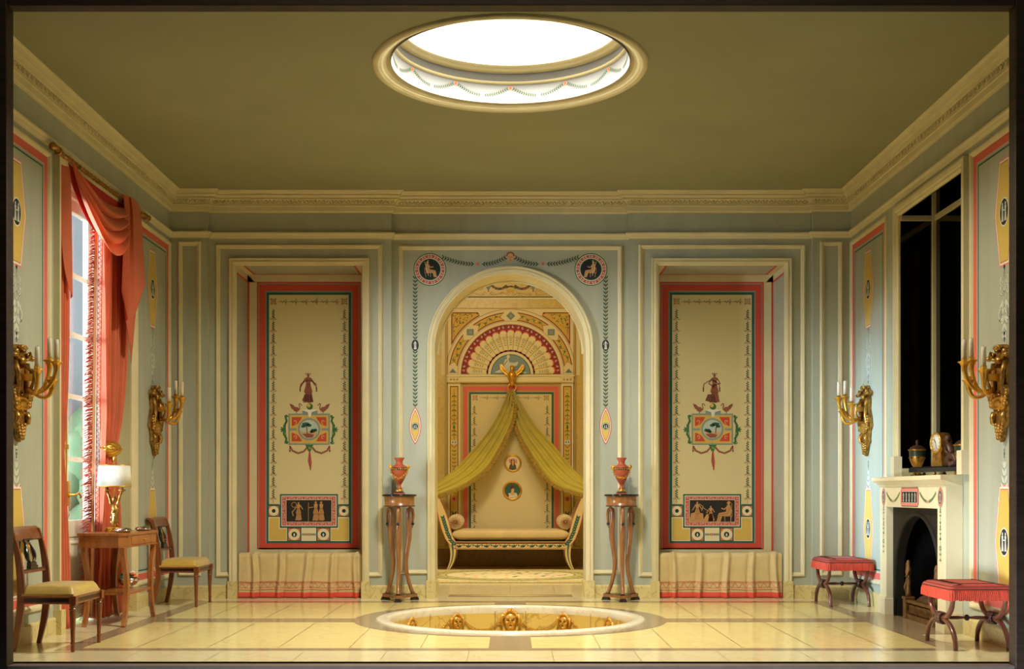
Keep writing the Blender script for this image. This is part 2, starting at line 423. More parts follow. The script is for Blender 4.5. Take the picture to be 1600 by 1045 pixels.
fp.rect(-0.14, -3.757, 0.14, -3.10, 'taupe_stone'); fp.rect(-0.14, -0.74, 0.14, -0.49, 'taupe_stone')
fp.L = 2
fp.ring(0, PCY, PR-0.03, 1.235, 'taupe_stone', n=72)
fp.L = 2
jw = 0.0045
k = 0
for i in range(6):
    x = 0.58+0.46*i
    for sx in (-1, 1):
        xx = sx*x
        if abs(xx) > 2.76: continue
        if abs(xx) < 1.23:
            dy = math.sqrt(1.235**2-xx*xx); segs = [(-3.757, PCY-dy), (PCY+dy, -0.49)]
        else: segs = [(-3.757, -2.16), (-1.90, -0.49)]
        for a, b in segs:
            if b > a: fp.rect(xx-jw/2, a, xx+jw/2, b, 'joint')
for y in (-3.35, -2.94, -2.53, -1.45, -1.0):
    dx = math.sqrt(max(0, 1.235**2-(y-PCY)**2))
    for sx in (-1, 1):
        a, b = sorted((sx*max(dx, 0.14), sx*2.76)); fp.rect(a, y-jw/3, b, y+jw/3, 'joint')
for i in range(-6, 7):
    x = 0.26+0.52*i-0.26
    fp.rect(x-jw/2+0.26, YF+0.005, x+jw/2+0.26, -3.88, 'joint', 1)
    fp.rect(x-jw/2, -0.34, x+jw/2, -0.02, 'joint', 1)
for i in range(9):
    y = -3.7+0.42*i
    fp.rect(-W, y-jw/2, -2.90, y+jw/2, 'joint', 1)
    if not -3.0 < y < -1.38: fp.rect(2.90, y-jw/2, W, y+jw/2, 'joint', 1)
# threshold inlay under the arch
fp.rect(-0.60, 0.12, 0.60, 0.36, 'taupe_stone', 3); fp.poly([(-0.58, 0.24), (0, 0.15), (0.58, 0.24), (0, 0.33)], 'base_marble', 4)
off = len(mb.v); mb.v += fp.v; mb.f += [[off+i for i in f] for f in fp.f]; mb.fs += fp.fs
mb.fm += [mb.mi(fp.ms[i]) for i in fp.fm]
mb.build('floor', kind='structure', recalc=False)
mb = MB(); mb.box(-1.45, 0.5, -0.05, 1.45, 5.3, 0.0, 'border_tile')
fp = Paint(floormap)
for i in range(-3, 4): fp.rect(i*0.45-jw/2, 0.505, i*0.45+jw/2, 5.2, 'joint', 0)
for i in range(10): fp.rect(-1.3, 0.9+i*0.45-jw/2, 1.3, 0.9+i*0.45+jw/2, 'joint', 0)
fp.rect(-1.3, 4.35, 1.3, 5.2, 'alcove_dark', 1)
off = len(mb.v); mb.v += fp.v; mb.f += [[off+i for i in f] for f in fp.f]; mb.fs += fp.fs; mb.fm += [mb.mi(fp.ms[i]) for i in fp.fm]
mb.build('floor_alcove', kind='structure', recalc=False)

# ---- ceiling
mb = MB(); slab_with_round_hole(mb, -3.6, 3.7, -4.43, 0.5, CZ, 0, SCY, SR, 'ceiling_paint')
mb.build('ceiling', kind='structure', recalc=False)

# ---- walls
mb = MB()
for sx in (-1, 1):
    n = 24
    arc = [(AR*math.cos(PI/2+i*PI/2/n), AS+AR*math.sin(PI/2+i*PI/2/n)) for i in range(n+1)]      # top -> left springing
    pts = [(0, CZ)]+arc+[(-AR, 0), (-XB, 0), (-XB, CZ)]
    mb.add([Vector((sx*-p[0], 0, p[1])) for p in pts], [tuple(range(len(pts)))], 'wall_paint')
    s_ = sx
    mb.add([(s_*XB, 0, 0), (s_*XB, YB, 0), (s_*XB, YB, CZ), (s_*XB, 0, CZ)], [(0, 1, 2, 3)], 'wall_paint')
    lo, hi = XB, XA
    for (a, b, c, d) in ((lo, NX0, 0, CZ), (NX0, NX1, NZ, CZ), (NX1, hi, 0, CZ)):
        mb.add([(s_*a, YB, c), (s_*b, YB, c), (s_*b, YB, d), (s_*a, YB, d)], [(0, 1, 2, 3)], 'wall_paint')
    mb.add([(s_*XA, YB, 0), (s_*XA, YA, 0), (s_*XA, YA, CZ), (s_*XA, YB, CZ)], [(0, 1, 2, 3)], 'wall_paint')
    mb.add([(s_*XA, YA, 0), (s_*(W+0.3), YA, 0), (s_*(W+0.3), YA, CZ), (s_*XA, YA, CZ)], [(0, 1, 2, 3)], 'wall_paint')
    # niche reveals, soffit and back
    a, b = s_*NX0, s_*NX1
    for x in (a, b): mb.add([(x, YB, 0), (x, NY, 0), (x, NY, NZ), (x, YB, NZ)], [(0, 1, 2, 3)], 'reveal_paint')
    mb.add([(a, YB, NZ), (b, YB, NZ), (b, NY, NZ), (a, NY, NZ)], [(0, 1, 2, 3)], 'reveal_paint')
    mb.add([(a, NY, 0), (b, NY, 0), (b, NY, NZ), (a, NY, NZ)], [(0, 1, 2, 3)], 'niche_cream')
# soffit of the arch
arc = [(AR, 0)]+circ(0, AS, AR, 0, PI, 40)+[(-AR, 0)]
vs = [(p[0], y, p[1]) for p in arc for y in (0, AT)]
mb.add(vs, [(2*i, 2*i+1, 2*i+3, 2*i+2) for i in range(len(arc)-1)], 'cream_paint', True)
mb.build('wall_back', kind='structure', recalc=False)

WINY0, WINY1, WINZ = -2.95, -1.30, 3.30
mb = MB(); holed(mb, lmap, -4.43, 0, 0, CZ, [(WINY0, 0, WINY1, WINZ)], 'wall_paint')
for y in (WINY0, WINY1): mb.add([(-W, y, 0), (-3.47, y, 0), (-3.47, y, WINZ), (-W, y, WINZ)], [(0, 1, 2, 3)], 'jamb_paint')
mb.add([(-W, WINY0, WINZ), (-3.47, WINY0, WINZ), (-3.47, WINY1, WINZ), (-W, WINY1, WINZ)], [(0, 1, 2, 3)], 'jamb_paint')
mb.build('wall_left', kind='structure', recalc=False)
MY0, MY1, MZ0, MZ1 = -2.98, -1.56, 1.13, 3.285        # mirror recess
FY0, FY1, FZ = -2.785, -1.585, 0.886                  # fireplace opening
mb = MB(); holed(mb, rmap, -4.43, 0, 0, CZ, [(MY0, MZ0, MY1, MZ1), (FY0, 0, FY1, FZ)], 'wall_paint')
mb.build('wall_right', kind='structure', recalc=False)
mb = MB()      # recess over the mantel: shelf floor, head and near cheek
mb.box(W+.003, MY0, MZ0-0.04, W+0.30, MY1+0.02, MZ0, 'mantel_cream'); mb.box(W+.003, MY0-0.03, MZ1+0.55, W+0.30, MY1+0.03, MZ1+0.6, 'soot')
mb.box(W+.003, MY0-0.03, MZ0, W+0.30, MY0, MZ1+0.55, 'jamb_paint')
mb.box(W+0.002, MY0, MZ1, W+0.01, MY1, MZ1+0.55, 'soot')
mb.build('wall_mirror_recess', kind='structure')

# ---- alcove room behind the arch
AY = PY_AL = F/113.6-D                                 # back plane of the alcove
mb = MB()
for (x0, y0, x1, y1) in ((-1.3, AT, -1.3, AY), (1.3, AT, 1.3, AY), (-1.3, AY, 1.3, AY)):
    mb.add([(x0, y0, 0), (x1, y1, 0), (x1, y1, 4.15), (x0, y0, 4.15)], [(0, 1, 2, 3)], 'alcove_marble')
mb.add([(-1.3, AT, 4.15), (1.3, AT, 4.15), (1.3, AY, 4.15), (-1.3, AY, 4.15)], [(0, 1, 2, 3)], 'alcove_marble')
for sx in (-1, 1):
    arc = [(sx*p[0], p[1]) for p in circ(0, AS, AR, PI/2, 0, 24)]
    pts = [(0, 4.15)]+arc+[(sx*AR, 0), (sx*1.3, 0), (sx*1.3, 4.15)]
    mb.add([(p[0], AT, p[1]) for p in pts], [tuple(range(len(pts)))], 'alcove_marble')
mb.build('wall_alcove', kind='structure', recalc=False)

# ---- cornice with egg and dart
wallpath = [(-W, -4.43), (-W, YA), (-XA, YA), (-XA, YB), (-XB, YB), (-XB, 0), (XB, 0), (XB, YB), (XA, YB), (XA, YA), (W, YA), (W, -4.43)]
mb = MB()
prof = [(0, 3.655), (.018, 3.655), (.022, 3.664), (.028, 3.667), (.030, 3.708), (.040, 3.712), (.040, 3.722), (.034, 3.724), (.044, 3.750), (.056, 3.764),
        (.072, 3.766), (.075, 3.774), (.068, 3.778), (.078, 3.792), (.093, 3.797), (.096, 3.804), (.090, 3.808), (.104, 3.828), (.122, 3.838), (.124, 3.8445), (0, 3.8445)]
mb.sweep(wallpath, prof, lambda x, y, h: Vector((x, y, h)), 'cream_paint', side=-1)
def eggs(p0, p1, nrm):
    L = (Vector(p1)-Vector(p0)).length; n = max(1, round(L/0.077)); t = (Vector(p1)-Vector(p0)).normalized(); nv = Vector(nrm)
    for i in range(n):
        b = Vector(p0)+t*((i+0.5)*L/n); c = Vector((b.x, b.y, 3.744))+Vector((nv.x, nv.y, 0))*0.048
        th = math.atan2(t.y, t.x)
        mb.M = Matrix.Translation(c) @ Matrix.Rotation(th, 4, 'Z')
        mb.ball((0, 0, 0.004), 0.017, 'cream_paint', 0.85, 0.9, 1.15, 8, 6)
        mb.tube([(0.027*math.cos(a), -0.008 if th < 3 else -0.008, 0.008+0.027*math.sin(a)) for a in [PI+PI*k/8 for k in range(9)]], 0.0042, 'cream_paint', 4)
        mb.tube([(0.0385, -0.006, 0.020), (0.0385, -0.004, -0.016)], [0.005, 0.001], 'cream_paint', 4)
        mb.M = Matrix()
eggs((-W+0.0, -4.40), (-W, YA-0.06), (1, 0)); eggs((W, YA-0.06), (W, -4.40), (-1, 0))
eggs((-W+0.06, YA), (-XA+0.03, YA), (0, -1)); eggs((-XA+0.04, YB), (-XB+0.03, YB), (0, -1)); eggs((-XB+0.06, 0), (XB-0.06, 0), (0, -1))
eggs((XB-0.03, YB), (XA-0.04, YB), (0, -1)); eggs((XA-0.03, YA), (W-0.06, YA), (0, -1))
mb.build('trim_1', kind='structure', recalc=False)
mb = MB()
prof = [(0, 3.410), (.010, 3.410), (.014, 3.420), (.020, 3.424), (.026, 3.440), (.036, 3.450), (.038, 3.462), (.030, 3.468), (0, 3.472)]
mb.sweep(wallpath, prof, lambda x, y, h: Vector((x, y, h)), 'cream_paint', side=-1)
mb.build('trim_2', kind='structure', recalc=False)

# ---- panel mouldings
PM = [(0, 0), (.003, .014), (.011, .022), (.020, .021), (.026, .013), (.034, .011), (.040, .005), (.043, 0)]
ARCH = [(0, 0), (0, .034), (.012, .036), (.016, .030), (.030, .028), (.034, .034), (.046, .033), (.050, .022), (.062, .020), (.067, .012), (.067, 0)]
def wmap(Y): return lambda u, v, h: Vector((u, Y-h, v))
tn = 3
for sx in (-1, 1):
    # outer narrow panel
    x0, x1 = PX(278.5, YA), PX(314, YA); x0, x1 = (x0, x1) if sx < 0 else (-x1, -x0)
    mb = MB(); mb.sweep([(x0, .215), (x0, 3.375), (x1, 3.375), (x1, .215)], PM, wmap(YA), 'cream_paint', closed=True, side=-1)
    mb.build('trim_%d' % tn, kind='structure', recalc=False); tn += 1
    # frame round the niche
    a, b = PX(337, YB), PX(597.5, YB); i0, i1 = -(NX1+.067), -(NX0-.062)
    path = [(i0, .205), (a, .205), (a, PZ(381.8, YB)), (b, PZ(381.8, YB)), (b, .205), (i1, .205)]
    if sx > 0: path = [(-p[0], p[1]) for p in path]
    mb = MB(); mb.sweep(path, PM, wmap(YB), 'cream_paint', side=sx)
    mb.build('trim_%d' % tn, kind='structure', recalc=False); tn += 1
    # architrave of the niche with base blocks
    path = [(-NX1, 0), (-NX1, NZ), (-NX0, NZ), (-NX0, 0)]
    if sx > 0: path = [(-p[0], p[1]) for p in path]
    mb = MB(); mb.sweep(path, [(o, h) for o, h in [(0, 0), (0, .012), (.006, .020), (.018, .022), (.022, .034), (.034, .036), (.038, .030), (.055, .030), (.060, .036), (.067, .034), (.067, 0)]], wmap(YB), 'cream_paint', side=-sx)
    for xx in (-NX1-.036, -NX0+.036):
        xx = xx if sx < 0 else -xx
        mb.box(xx-.041, YB-.048, 0, xx+.041, YB+.02, .165, 'base_marble')
    mb.build('trim_%d' % tn, kind='structure', recalc=False); tn += 1
# frame round the arch panel, architrave of the arch
mb = MB()
a = PX(622.8, 0); zt = PZ(383.5, 0)
mb.sweep([(-AR-.067, .2256), (a, .2256), (a, zt), (-a, zt), (-a, .2256), (AR+.067, .2256)], PM, wmap(0), 'cream_paint', side=-1)
mb.build('trim_%d' % tn, kind='structure', recalc=False); tn += 1
mb = MB()
path = [(AR, 0)]+circ(0, AS, AR, 0, PI, 48)+[(-AR, 0)]
mb.sweep(path, [(0, 0), (0, .014), (.006, .024), (.020, .026), (.024, .036), (.038, .040), (.044, .034), (.056, .034), (.062, .042), (.073, .040), (.075, 0)], wmap(0), 'cream_paint', side=-1, smooth=False)
for sx in (-1, 1): mb.box(sx*(AR+.0375)-.046, -.052, 0, sx*(AR+.0375)+.046, .03, .17, 'base_marble')
for sx in (-1, 1): mb.box(sx*AR-.012, .03, 0, sx*AR+.012, AT, .15, 'base_marble')
mb.sweep(circ(0, AS, AR, 0, PI, 48), [(0, 0), (-.012, 0), (-.018, .012), (0, .016)], lambda u, v, h: Vector((u, AT-.02+h, v)), 'cream_paint', side=-1)
mb.build('trim_%d' % tn, kind='structure', recalc=False); tn += 1

# ---- baseboards
BP = [(0, 0), (.022, 0), (.022, .112), (.014, .124), (0, .127)]
def skirt(name, paths):
    mb = MB()
    for p in paths: mb.sweep(p, BP, lambda x, y, h: Vector((x, y, h)), 'base_marble', side=-1)
    return mb.build(name, kind='structure', recalc=False)
skirt('baseboard_left', [[(-W, -4.43), (-W, WINY0-.07)], [(-W, WINY1+.10), (-W, YA), (-XA, YA), (-XA, YB), (-NX1-.07, YB)]])
skirt('baseboard_back', [[(-NX0+.07, YB), (-XB, YB), (-XB, 0), (-AR-.08, 0)], [(AR+.08, 0), (XB, 0), (XB, YB), (NX0-.07, YB)]])
skirt('baseboard_right', [[(NX1+.07, YB), (XA, YB), (XA, YA), (W, YA), (W, -1.40)], [(W, -3.0), (W, -4.43)]])
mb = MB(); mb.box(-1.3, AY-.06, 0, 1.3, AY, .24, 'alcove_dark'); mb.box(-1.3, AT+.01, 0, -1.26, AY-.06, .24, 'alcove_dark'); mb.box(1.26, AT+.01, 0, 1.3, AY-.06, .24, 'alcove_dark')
mb.box(-1.27, AY-.075, .235, 1.27, AY, .262, 'alcove_marble'); mb.build('baseboard_alcove', kind='structure', bevel=.004)

# ---- window casing and glazed door in the left wall
mb = MB()
cas = [(0, 0), (0, .012), (.010, .026), (.030, .028), (.036, .040), (.060, .042), (.075, .045), (.078, .045), (.078, 0)]
mb.sweep([(WINY0, .17), (WINY0, WINZ), (WINY1, WINZ), (WINY1, .17)], cas, lmap, 'cream_paint', side=1)
for y in (WINY0-.04, WINY1+.04): mb.box(-W-.02, y-.045, 0, -W+.058, y+.045, .175, 'base_marble')
mb.build('trim_%d' % tn, kind='structure', recalc=False); tn += 1
door = empty('door_1', (-3.40, WINY1, 0)); tag(door, kind='structure')
def dbox(mb, y0, z0, y1, z1, t=.022, m='white_paint', x=-3.40): mb.box(x-t, y0, z0, x+t, y1, z1, m)
def leaf(y0, y1):
    mb = MB(); sw = .075
    dbox(mb, y0, 0.02, y0+sw, 3.26); dbox(mb, y1-sw, 0.02, y1, 3.26); dbox(mb, y0+sw, 3.17, y1-sw, 3.26); dbox(mb, y0+sw, .66, y1-sw, .79); dbox(mb, y0+sw, .02, y1-sw, .16)
    dbox(mb, y0+sw, .16, y1-sw, .66, .012)
    mb.sweep([(y0+sw+.02, .19), (y0+sw+.02, .63), (y1-sw-.02, .63), (y1-sw-.02, .19)], [(0, 0), (.006, .012), (.02, .014), (.028, .004), (.03, 0)], lambda u, v, h: Vector((-3.388+h, u, v)), 'white_paint', closed=True, side=-1)
    for z in (1.262, 1.747, 2.228, 2.69): dbox(mb, y0+sw, z-.018, y1-sw, z+.018, .014)
    o = mb.build('door_leaf', door, bevel=.004); o.matrix_parent_inverse = door.matrix_world.inverted()
    mb = MB(); dbox(mb, y0+sw, .79, y1-sw, 3.17, .002, 'window_glass'); o = mb.build('glass', door); o.matrix_parent_inverse = Matrix.Translation((3.40, -WINY1, 0))
    return o
SHIFT = Matrix.Translation((3.40, -WINY1, 0))
def under_door(o): o.matrix_parent_inverse = SHIFT; return o
for y0, y1 in ((-2.93, -2.375), (-2.365, -1.78)): leaf(y0, y1)
for c in door.children: c.matrix_parent_inverse = SHIFT
mb = MB()
dbox(mb, WINY0, 0, WINY0+.02, 3.29, .05); dbox(mb, -1.78, 0, WINY1, 3.29, .04); dbox(mb, WINY0, 3.262, WINY1, 3.30, .05)
under_door(mb.build('door_frame', door, bevel=.004))
mb = MB()       # espagnolette bolt, lock plate and lever
mb.tube([(-3.366, -2.37, .12), (-3.366, -2.37, 3.1)], .008, 'brass', 8)
for z in (.5, 1.35, 2.3): mb.box(-3.382, -2.388, z-.02, -3.352, -2.352, z+.02, 'brass')
mb.box(-3.378, -2.395, .90, -3.346, -2.345, 1.09, 'brass')
under_door(mb.build('bolt', door, bevel=.003))
mb = MB()
mb.lathe([(.02, 0), (.02, .008), (.009, .014), (.008, .05)], 'brass', (-3.346, -2.37, .985), 12, Vector((1, 0, 0)))
mb.tube([(-3.30, -2.37, .985), (-3.292, -2.35, .992), (-3.29, -2.32, 1.0), (-3.29, -2.29, .985), (-3.29, -2.275, .965), (-3.29, -2.262, .975)], [.010, .011, .009, .008, .010, .006], 'brass', 8)
under_door(mb.build('door_handle', door))

# ---- added unseen wall that keeps the sun out of the open front
mb = MB(); mb.box(-3.45, -18, -.1, -3.27, -4.46, 8.0, 'frame_wood'); mb.build('wall_sun_block', kind='structure')

# ---- outside the window: painted garden backdrop
mb = MB()
bpath = bez((-3.50, 2.6), (-6.4, 2.6), (-8.6, 1.4), (-8.6, -1.6), 20)
mb.sweep(bpath, [(0, -.4), (0, 5.2)], lambda x, y, h: Vector((x, y, h)), 'backdrop_white', smooth=True)
bdo = mb.build('garden_backdrop', recalc=False, solid=.02); tag(bdo, 'pale misty painted garden backdrop seen outside through the glazed door', 'backdrop')
mb = MB(); rnd = random.Random(3)
for i in range(40):
    mb.ball((-6.2+2.5*rnd.random(), 1.60+rnd.uniform(-.2, .2), rnd.uniform(.1, 1.75)), rnd.uniform(.22, .42), 'backdrop_green', 1, 1, rnd.uniform(.9, 1.4), 10, 7)
hd = mb.build('garden_hedge'); tag(hd, 'soft pale green hedge standing outside beyond the glazed door', 'hedge')
mb = MB(); mb.box(-9, -6, -.5, -3.45, 3.5, -.4, 'backdrop_white'); mb.build('floor_outside', kind='structure')

# ---- casing of the mirror recess
mb = MB()
mb.sweep([(MY0, MZ0+.16), (MY0, MZ1), (MY1, MZ1), (MY1, MZ0+.16)], [(0, 0), (0, .016), (.010, .028), (.028, .030), (.034, .040), (.062, .044), (.080, .040), (.083, 0)], rmap, 'cream_paint', side=1)
for y in (MY0-.04, MY1+.04): mb.box(W-.056, y-.048, MZ0, W+.01, y+.048, MZ0+.17, 'mantel_cream')
mb.build('trim_%d' % tn, kind='structure', recalc=False); tn += 1

# ---- dark wooden frame the room is seen through
fr = empty('viewing_frame', (0, -4.5, 0)); tag(fr, 'dark brown wooden frame around the open front of the room', 'frame')
fy = -4.52; s0 = S(fy)
L_, R_, T_, B_ = (10.5-FX)/s0, (1587-FX)/s0, 1+(HY-8.5)/s0, 1-(1040.0-HY)/s0
def frame_piece(name, x0, z0, x1, z1, m='frame_wood', y0=fy, y1=fy+.10):
    mb = MB(); mb.box(x0, y0, z0, x1, y1, z1, m); o = mb.build(name, fr, bevel=.006); o.matrix_parent_inverse = Matrix.Translation((0, 4.5, 0))
frame_piece('left_stile', L_-1.1, B_-.5, L_, T_+.8); frame_piece('right_stile', R_, B_-.5, R_+1.1, T_+.8)
frame_piece('top_rail', L_, T_, R_, T_+.8); frame_piece('sill', L_, B_-.5, R_, B_, 'sill_paint')
# ================================================================ SKYLIGHT AND POOL
sk = empty('skylight', (0, SCY, CZ)); tag(sk, 'round skylight in the ceiling with cream rings and a white garlanded drum', 'skylight')
SM = Matrix.Translation((0, -SCY, -CZ))
def sk_part(mb, name, **k): o = mb.build(name, sk, recalc=False, **k); o.matrix_parent_inverse = SM; return o
c0 = (0, SCY, 0)
mb = MB(); mb.lathe([(.92, CZ+.002), (.918, 3.832), (.905, 3.824), (.888, 3.822), (.882, 3.830), (.868, 3.830), (.862, 3.838), (.848, 3.840), (.842, 3.850), (.828, 3.852), (.822, 3.864), (.808, 3.866), (.803, 3.880), (.795, 3.882)], 'cream_paint', c0, 72, caps=False)
sk_part(mb, 'ceiling_ring')
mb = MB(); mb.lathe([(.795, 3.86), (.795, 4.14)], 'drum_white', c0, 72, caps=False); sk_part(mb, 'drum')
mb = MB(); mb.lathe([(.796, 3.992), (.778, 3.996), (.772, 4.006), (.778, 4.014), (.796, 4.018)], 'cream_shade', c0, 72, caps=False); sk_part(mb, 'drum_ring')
mb = MB(); mb.lathe([(.796, 4.075), (.770, 4.078), (.756, 4.088), (.752, 4.100), (.742, 4.104), (.738, 4.12)], 'cream_paint', c0, 72, caps=False); sk_part(mb, 'glass_ring')
mb = MB(); mb.lathe([(0.0001, 4.118), (.4, 4.118), (.74, 4.118)], 'opal_glass', c0, 72, caps=False); sk_part(mb, 'opal_glass')
def drummap(u, v, h=0): r = .795-h; return Vector((r*math.sin(u), SCY+r*math.cos(u), v))
pg = Paint(lambda u, v, h=0: drummap(u/.795, v, h), .0015, .0006)
for i in range(12):
    a = math.radians(30*i)*.795; b = math.radians(30*(i+1))*.795; m = (a+b)/2
    pg.oval(a, 3.972, .014, .014, 'p_orange', 1, 12); pg.oval(a, 3.972, .007, .007, 'p_brown', 2, 8)
    for (x0, x1, sg) in ((m-.018, a+.02, -1), (m+.018, b-.02, 1)):
        pts = [(x0+(x1-x0)*t, 3.912+(.055)*t**1.8) for t in [k/8 for k in range(9)]]
        pg.line(pts, .003, 'p_dgreen', 0); pg.chain(pts, .017, .020, .008, 'p_dgreen', .75, 0)
    pg.oval(m, 3.909, .009, .009, 'p_pink', 1, 8)
sk_part(pg, 'painted_garland')

pool = empty('sunken_pool', (0, PCY, 0)); tag(pool, 'round sunken marble pool in the floor with a white rim, gilt masks and chains', 'pool')
PMx = Matrix.Translation((0, -PCY, 0)); c0 = (0, PCY, 0); ri = .966
def pl_part(mb, name, par=None, **k):
    o = mb.build(name, par or pool, recalc=False, **k)
    if par is None: o.matrix_parent_inverse = PMx
    else: o.matrix_parent_inverse = PMx
    return o
mb = MB(); mb.lathe([(ri, -.05), (ri-.003, -.004), (ri+.004, .011), (ri+.02, .016), (ri+.05, .018), (ri+.085, .015), (PR, .008), (PR+.004, -.01)], 'white_marble', c0, 96, caps=False); pl_part(mb, 'rim')
mb = MB(); mb.lathe([(ri, -.03), (ri, -.42), (ri-.05, -.46), (.0001, -.46)], 'pool_yellow', c0, 96, caps=False)
for a in (82, 98, 45, 135, 20, 160):
    x, y = ri*math.cos(math.radians(a)), ri*math.sin(math.radians(a)); n = Vector((x, y, 0)).normalized()*.0015; t = Vector((-y, x, 0)).normalized()*.003
    p = Vector((x, y+PCY, 0))-n
    mb.add([p-t+Vector((0, 0, -.03)), p+t+Vector((0, 0, -.03)), p+t+Vector((0, 0, -.42)), p-t+Vector((0, 0, -.42))], [(0, 1, 2, 3)], 'joint')
pl_part(mb, 'basin')
def mask_mesh(mb, s=1.0, m='gilt'):
    # local: face looks along -Y, centre at origin
    mb.ball((0, 0, .012*s), .050*s, m, 1, .62, 1.05, 16, 12); mb.ball((0, -.004*s, -.030*s), .036*s, m, 1, .72, 1.1, 14, 10)
    mb.ball((0, -.034*s, -.002*s), .012*s, m, .7, 1.0, 2.0, 8, 6)
    for sx in (-1, 1):
        mb.ball((sx*.019*s, -.030*s, .010*s), .0095*s, 'bronze_dark', 1.3, .6, .6, 8, 6)
        mb.ball((sx*.022*s, -.024*s, .028*s), .013*s, m, 1.4, .6, .35, 8, 5)
        mb.ball((sx*.026*s, -.020*s, -.014*s), .016*s, m, 1, .7, 1, 8, 6)
        mb.lathe([(0.0, -.012*s), (.012*s, -.006*s), (.012*s, .006*s), (0.0, .012*s)], m, (sx*.066*s, 0, .030*s), 10, Vector((0, 1, 0)))
        mb.tube([(sx*.060*s, -.01*s, .052*s), (sx*.072*s, -.01*s, .010*s), (sx*.060*s, -.01*s, -.040*s)], [.016*s, .013*s, .006*s], m, 8)
    mb.ball((0, -.031*s, -.034*s), .009*s, 'bronze_dark', 1.6, .6, .45, 8, 5); mb.ball((0, -.026*s, -.052*s), .014*s, m, 1, .8, .9, 8, 6)
    for k in range(9):
        a = math.radians(20+17.5*k); mb.ball((.054*s*math.cos(a), -.012*s, .020*s+.060*s*math.sin(a)), .016*s, m, 1, .9, 1, 8, 6)
    mb.ball((0, -.012*s, .090*s), .014*s, m, 1.4, .8, 1, 8, 6)
for a, s in ((0, 1.12), (29.5, .86), (-29.5, .86), (61.6, .86), (-61.6, .86)):
    mb = MB(); t = math.radians(a); rr = ri-.028
    mb.M = Matrix.Translation((rr*math.sin(t), PCY+rr*math.cos(t), -.115)) @ Matrix.Rotation(-t, 4, 'Z'); mask_mesh(mb, s)
    pl_part(mb, 'gilt_mask', smooth=True)
for a0, a1 in ((0, 29.5), (29.5, 61.6), (-29.5, 0), (-61.6, -29.5)):
    mb = MB(); n = 26; rr = ri-.016
    for i in range(n):
        t = (i+.5)/n; a = math.radians(a0+3.4+(a1-a0-6.8)*t); z = -.085-.105*(1-(2*t-1)**2)
        dz = .105*4*(2*t-1)/1.0; slope = math.atan2(dz, rr*math.radians(a1-a0-6.8))
        mb.M = Matrix.Translation((rr*math.sin(a), PCY+rr*math.cos(a), z)) @ Matrix.Rotation(-a, 4, 'Z') @ Matrix.Rotation(-slope, 4, 'Y')
        if i % 2: mb.M = mb.M @ Matrix.Rotation(PI/2, 4, 'X')
        mb.tube([(.0125*math.cos(b), 0, .0075*math.sin(b)) for b in [2*PI*k/8 for k in range(8)]], .0026, 'gold', 4, closed=True)
    mb.M = Matrix(); pl_part(mb, 'chain')

# ================================================================ PAINTED DECORATION
def torso_figure(P, x, y, h, m, dm, facing=1, L=3, seated=False, arms=True, skirt=True):
    """small draped figure; x centre, y top of the head, h height; y grows downwards"""
    k = h; f = facing
    if seated:
        P.oval(x-.06*f*k, y+.09*k, .07*k, .09*k, m, L, 12)
        P.poly([(x-.14*f*k, y+.18*k), (x+.02*f*k, y+.18*k), (x+.08*f*k, y+.52*k), (x+.42*f*k, y+.58*k), (x+.46*f*k, y+.66*k), (x+.52*f*k, y+.96*k), (x+.62*f*k, y+1.0*k), (x+.34*f*k, y+1.0*k),
                (x+.26*f*k, y+.74*k), (x-.14*f*k, y+.72*k), (x-.2*f*k, y+.45*k)], m, L)
        P.line([(x-.02*f*k, y+.24*k), (x+.16*f*k, y+.40*k), (x+.30*f*k, y+.34*k)], .06*k, m, L+1)
        P.line([(x-.1*f*k, y+.3*k), (x-.02*f*k, y+.6*k), (x+.38*f*k, y+.66*k), (x+.44*f*k, y+.95*k)], .02*k, dm, L+2)
        P.line([(x-.2*f*k, y+.72*k), (x-.16*f*k, y+1.0*k)], .03*k, m, L); P.line([(x+.14*f*k, y+.74*k), (x+.12*f*k, y+1.0*k)], .03*k, m, L)
        P.line([(x-.22*f*k, y+.40*k), (x-.24*f*k, y+.74*k), (x+.16*f*k, y+.75*k)], .025*k, m, L)
        return
    P.oval(x, y+.065*k, .045*k, .06*k, m, L, 12)
    P.poly([(x-.10*k, y+.15*k), (x-.03*k, y+.12*k), (x+.03*k, y+.12*k), (x+.10*k, y+.15*k), (x+.07*k, y+.34*k), (x+.14*k, y+.60*k), (x+.12*k, y+.64*k), (x+.17*k, y+.94*k), (x+.05*k, y+.98*k),
            (x-.08*k, y+.96*k), (x-.17*k, y+.97*k), (x-.10*k, y+.66*k), (x-.14*k, y+.60*k), (x-.07*k, y+.34*k)], m, L)
    for dx in (-.06, 0, .06): P.line([(x+dx*.7*k, y+.36*k), (x+dx*k, y+.62*k), (x+dx*1.7*k, y+.93*k)], .014*k, dm, L+1)
    P.line([(x-.075*k, y+.36*k), (x+.075*k, y+.36*k)], .02*k, dm, L+1); P.line([(x-.14*k, y+.61*k), (x, y+.65*k), (x+.14*k, y+.61*k)], .016*k, dm, L+1)
    if arms:
        P.line([(x-.09*k, y+.17*k), (x-.19*k, y+.33*k), (x-.13*k*f-.13*k, y+.46*k)], .045*k, m, L)
        P.line([(x+.09*k, y+.17*k), (x+.19*k, y+.33*k), (x+.13*k*f+.10*k, y+.40*k)], .045*k, m, L)
def small_pair(P, x, y, r, L):
    """two tiny white figures on a dark oval"""
    for sx in (-1, 1): torso_figure(P, x+sx*r*.34, y-r*.62, r*1.3, 'p_light', 'p_shadow', sx, L, arms=False)
def daisy(P, x, y, r, n, m, mc, L):
    for i in range(n):
        a = 2*PI*i/n; P.oval(x+r*.62*math.cos(a), y+r*.62*math.sin(a), r*.36, r*.36, m, L, 8)
    P.oval(x, y, r*.34, r*.34, mc, L+1, 8)
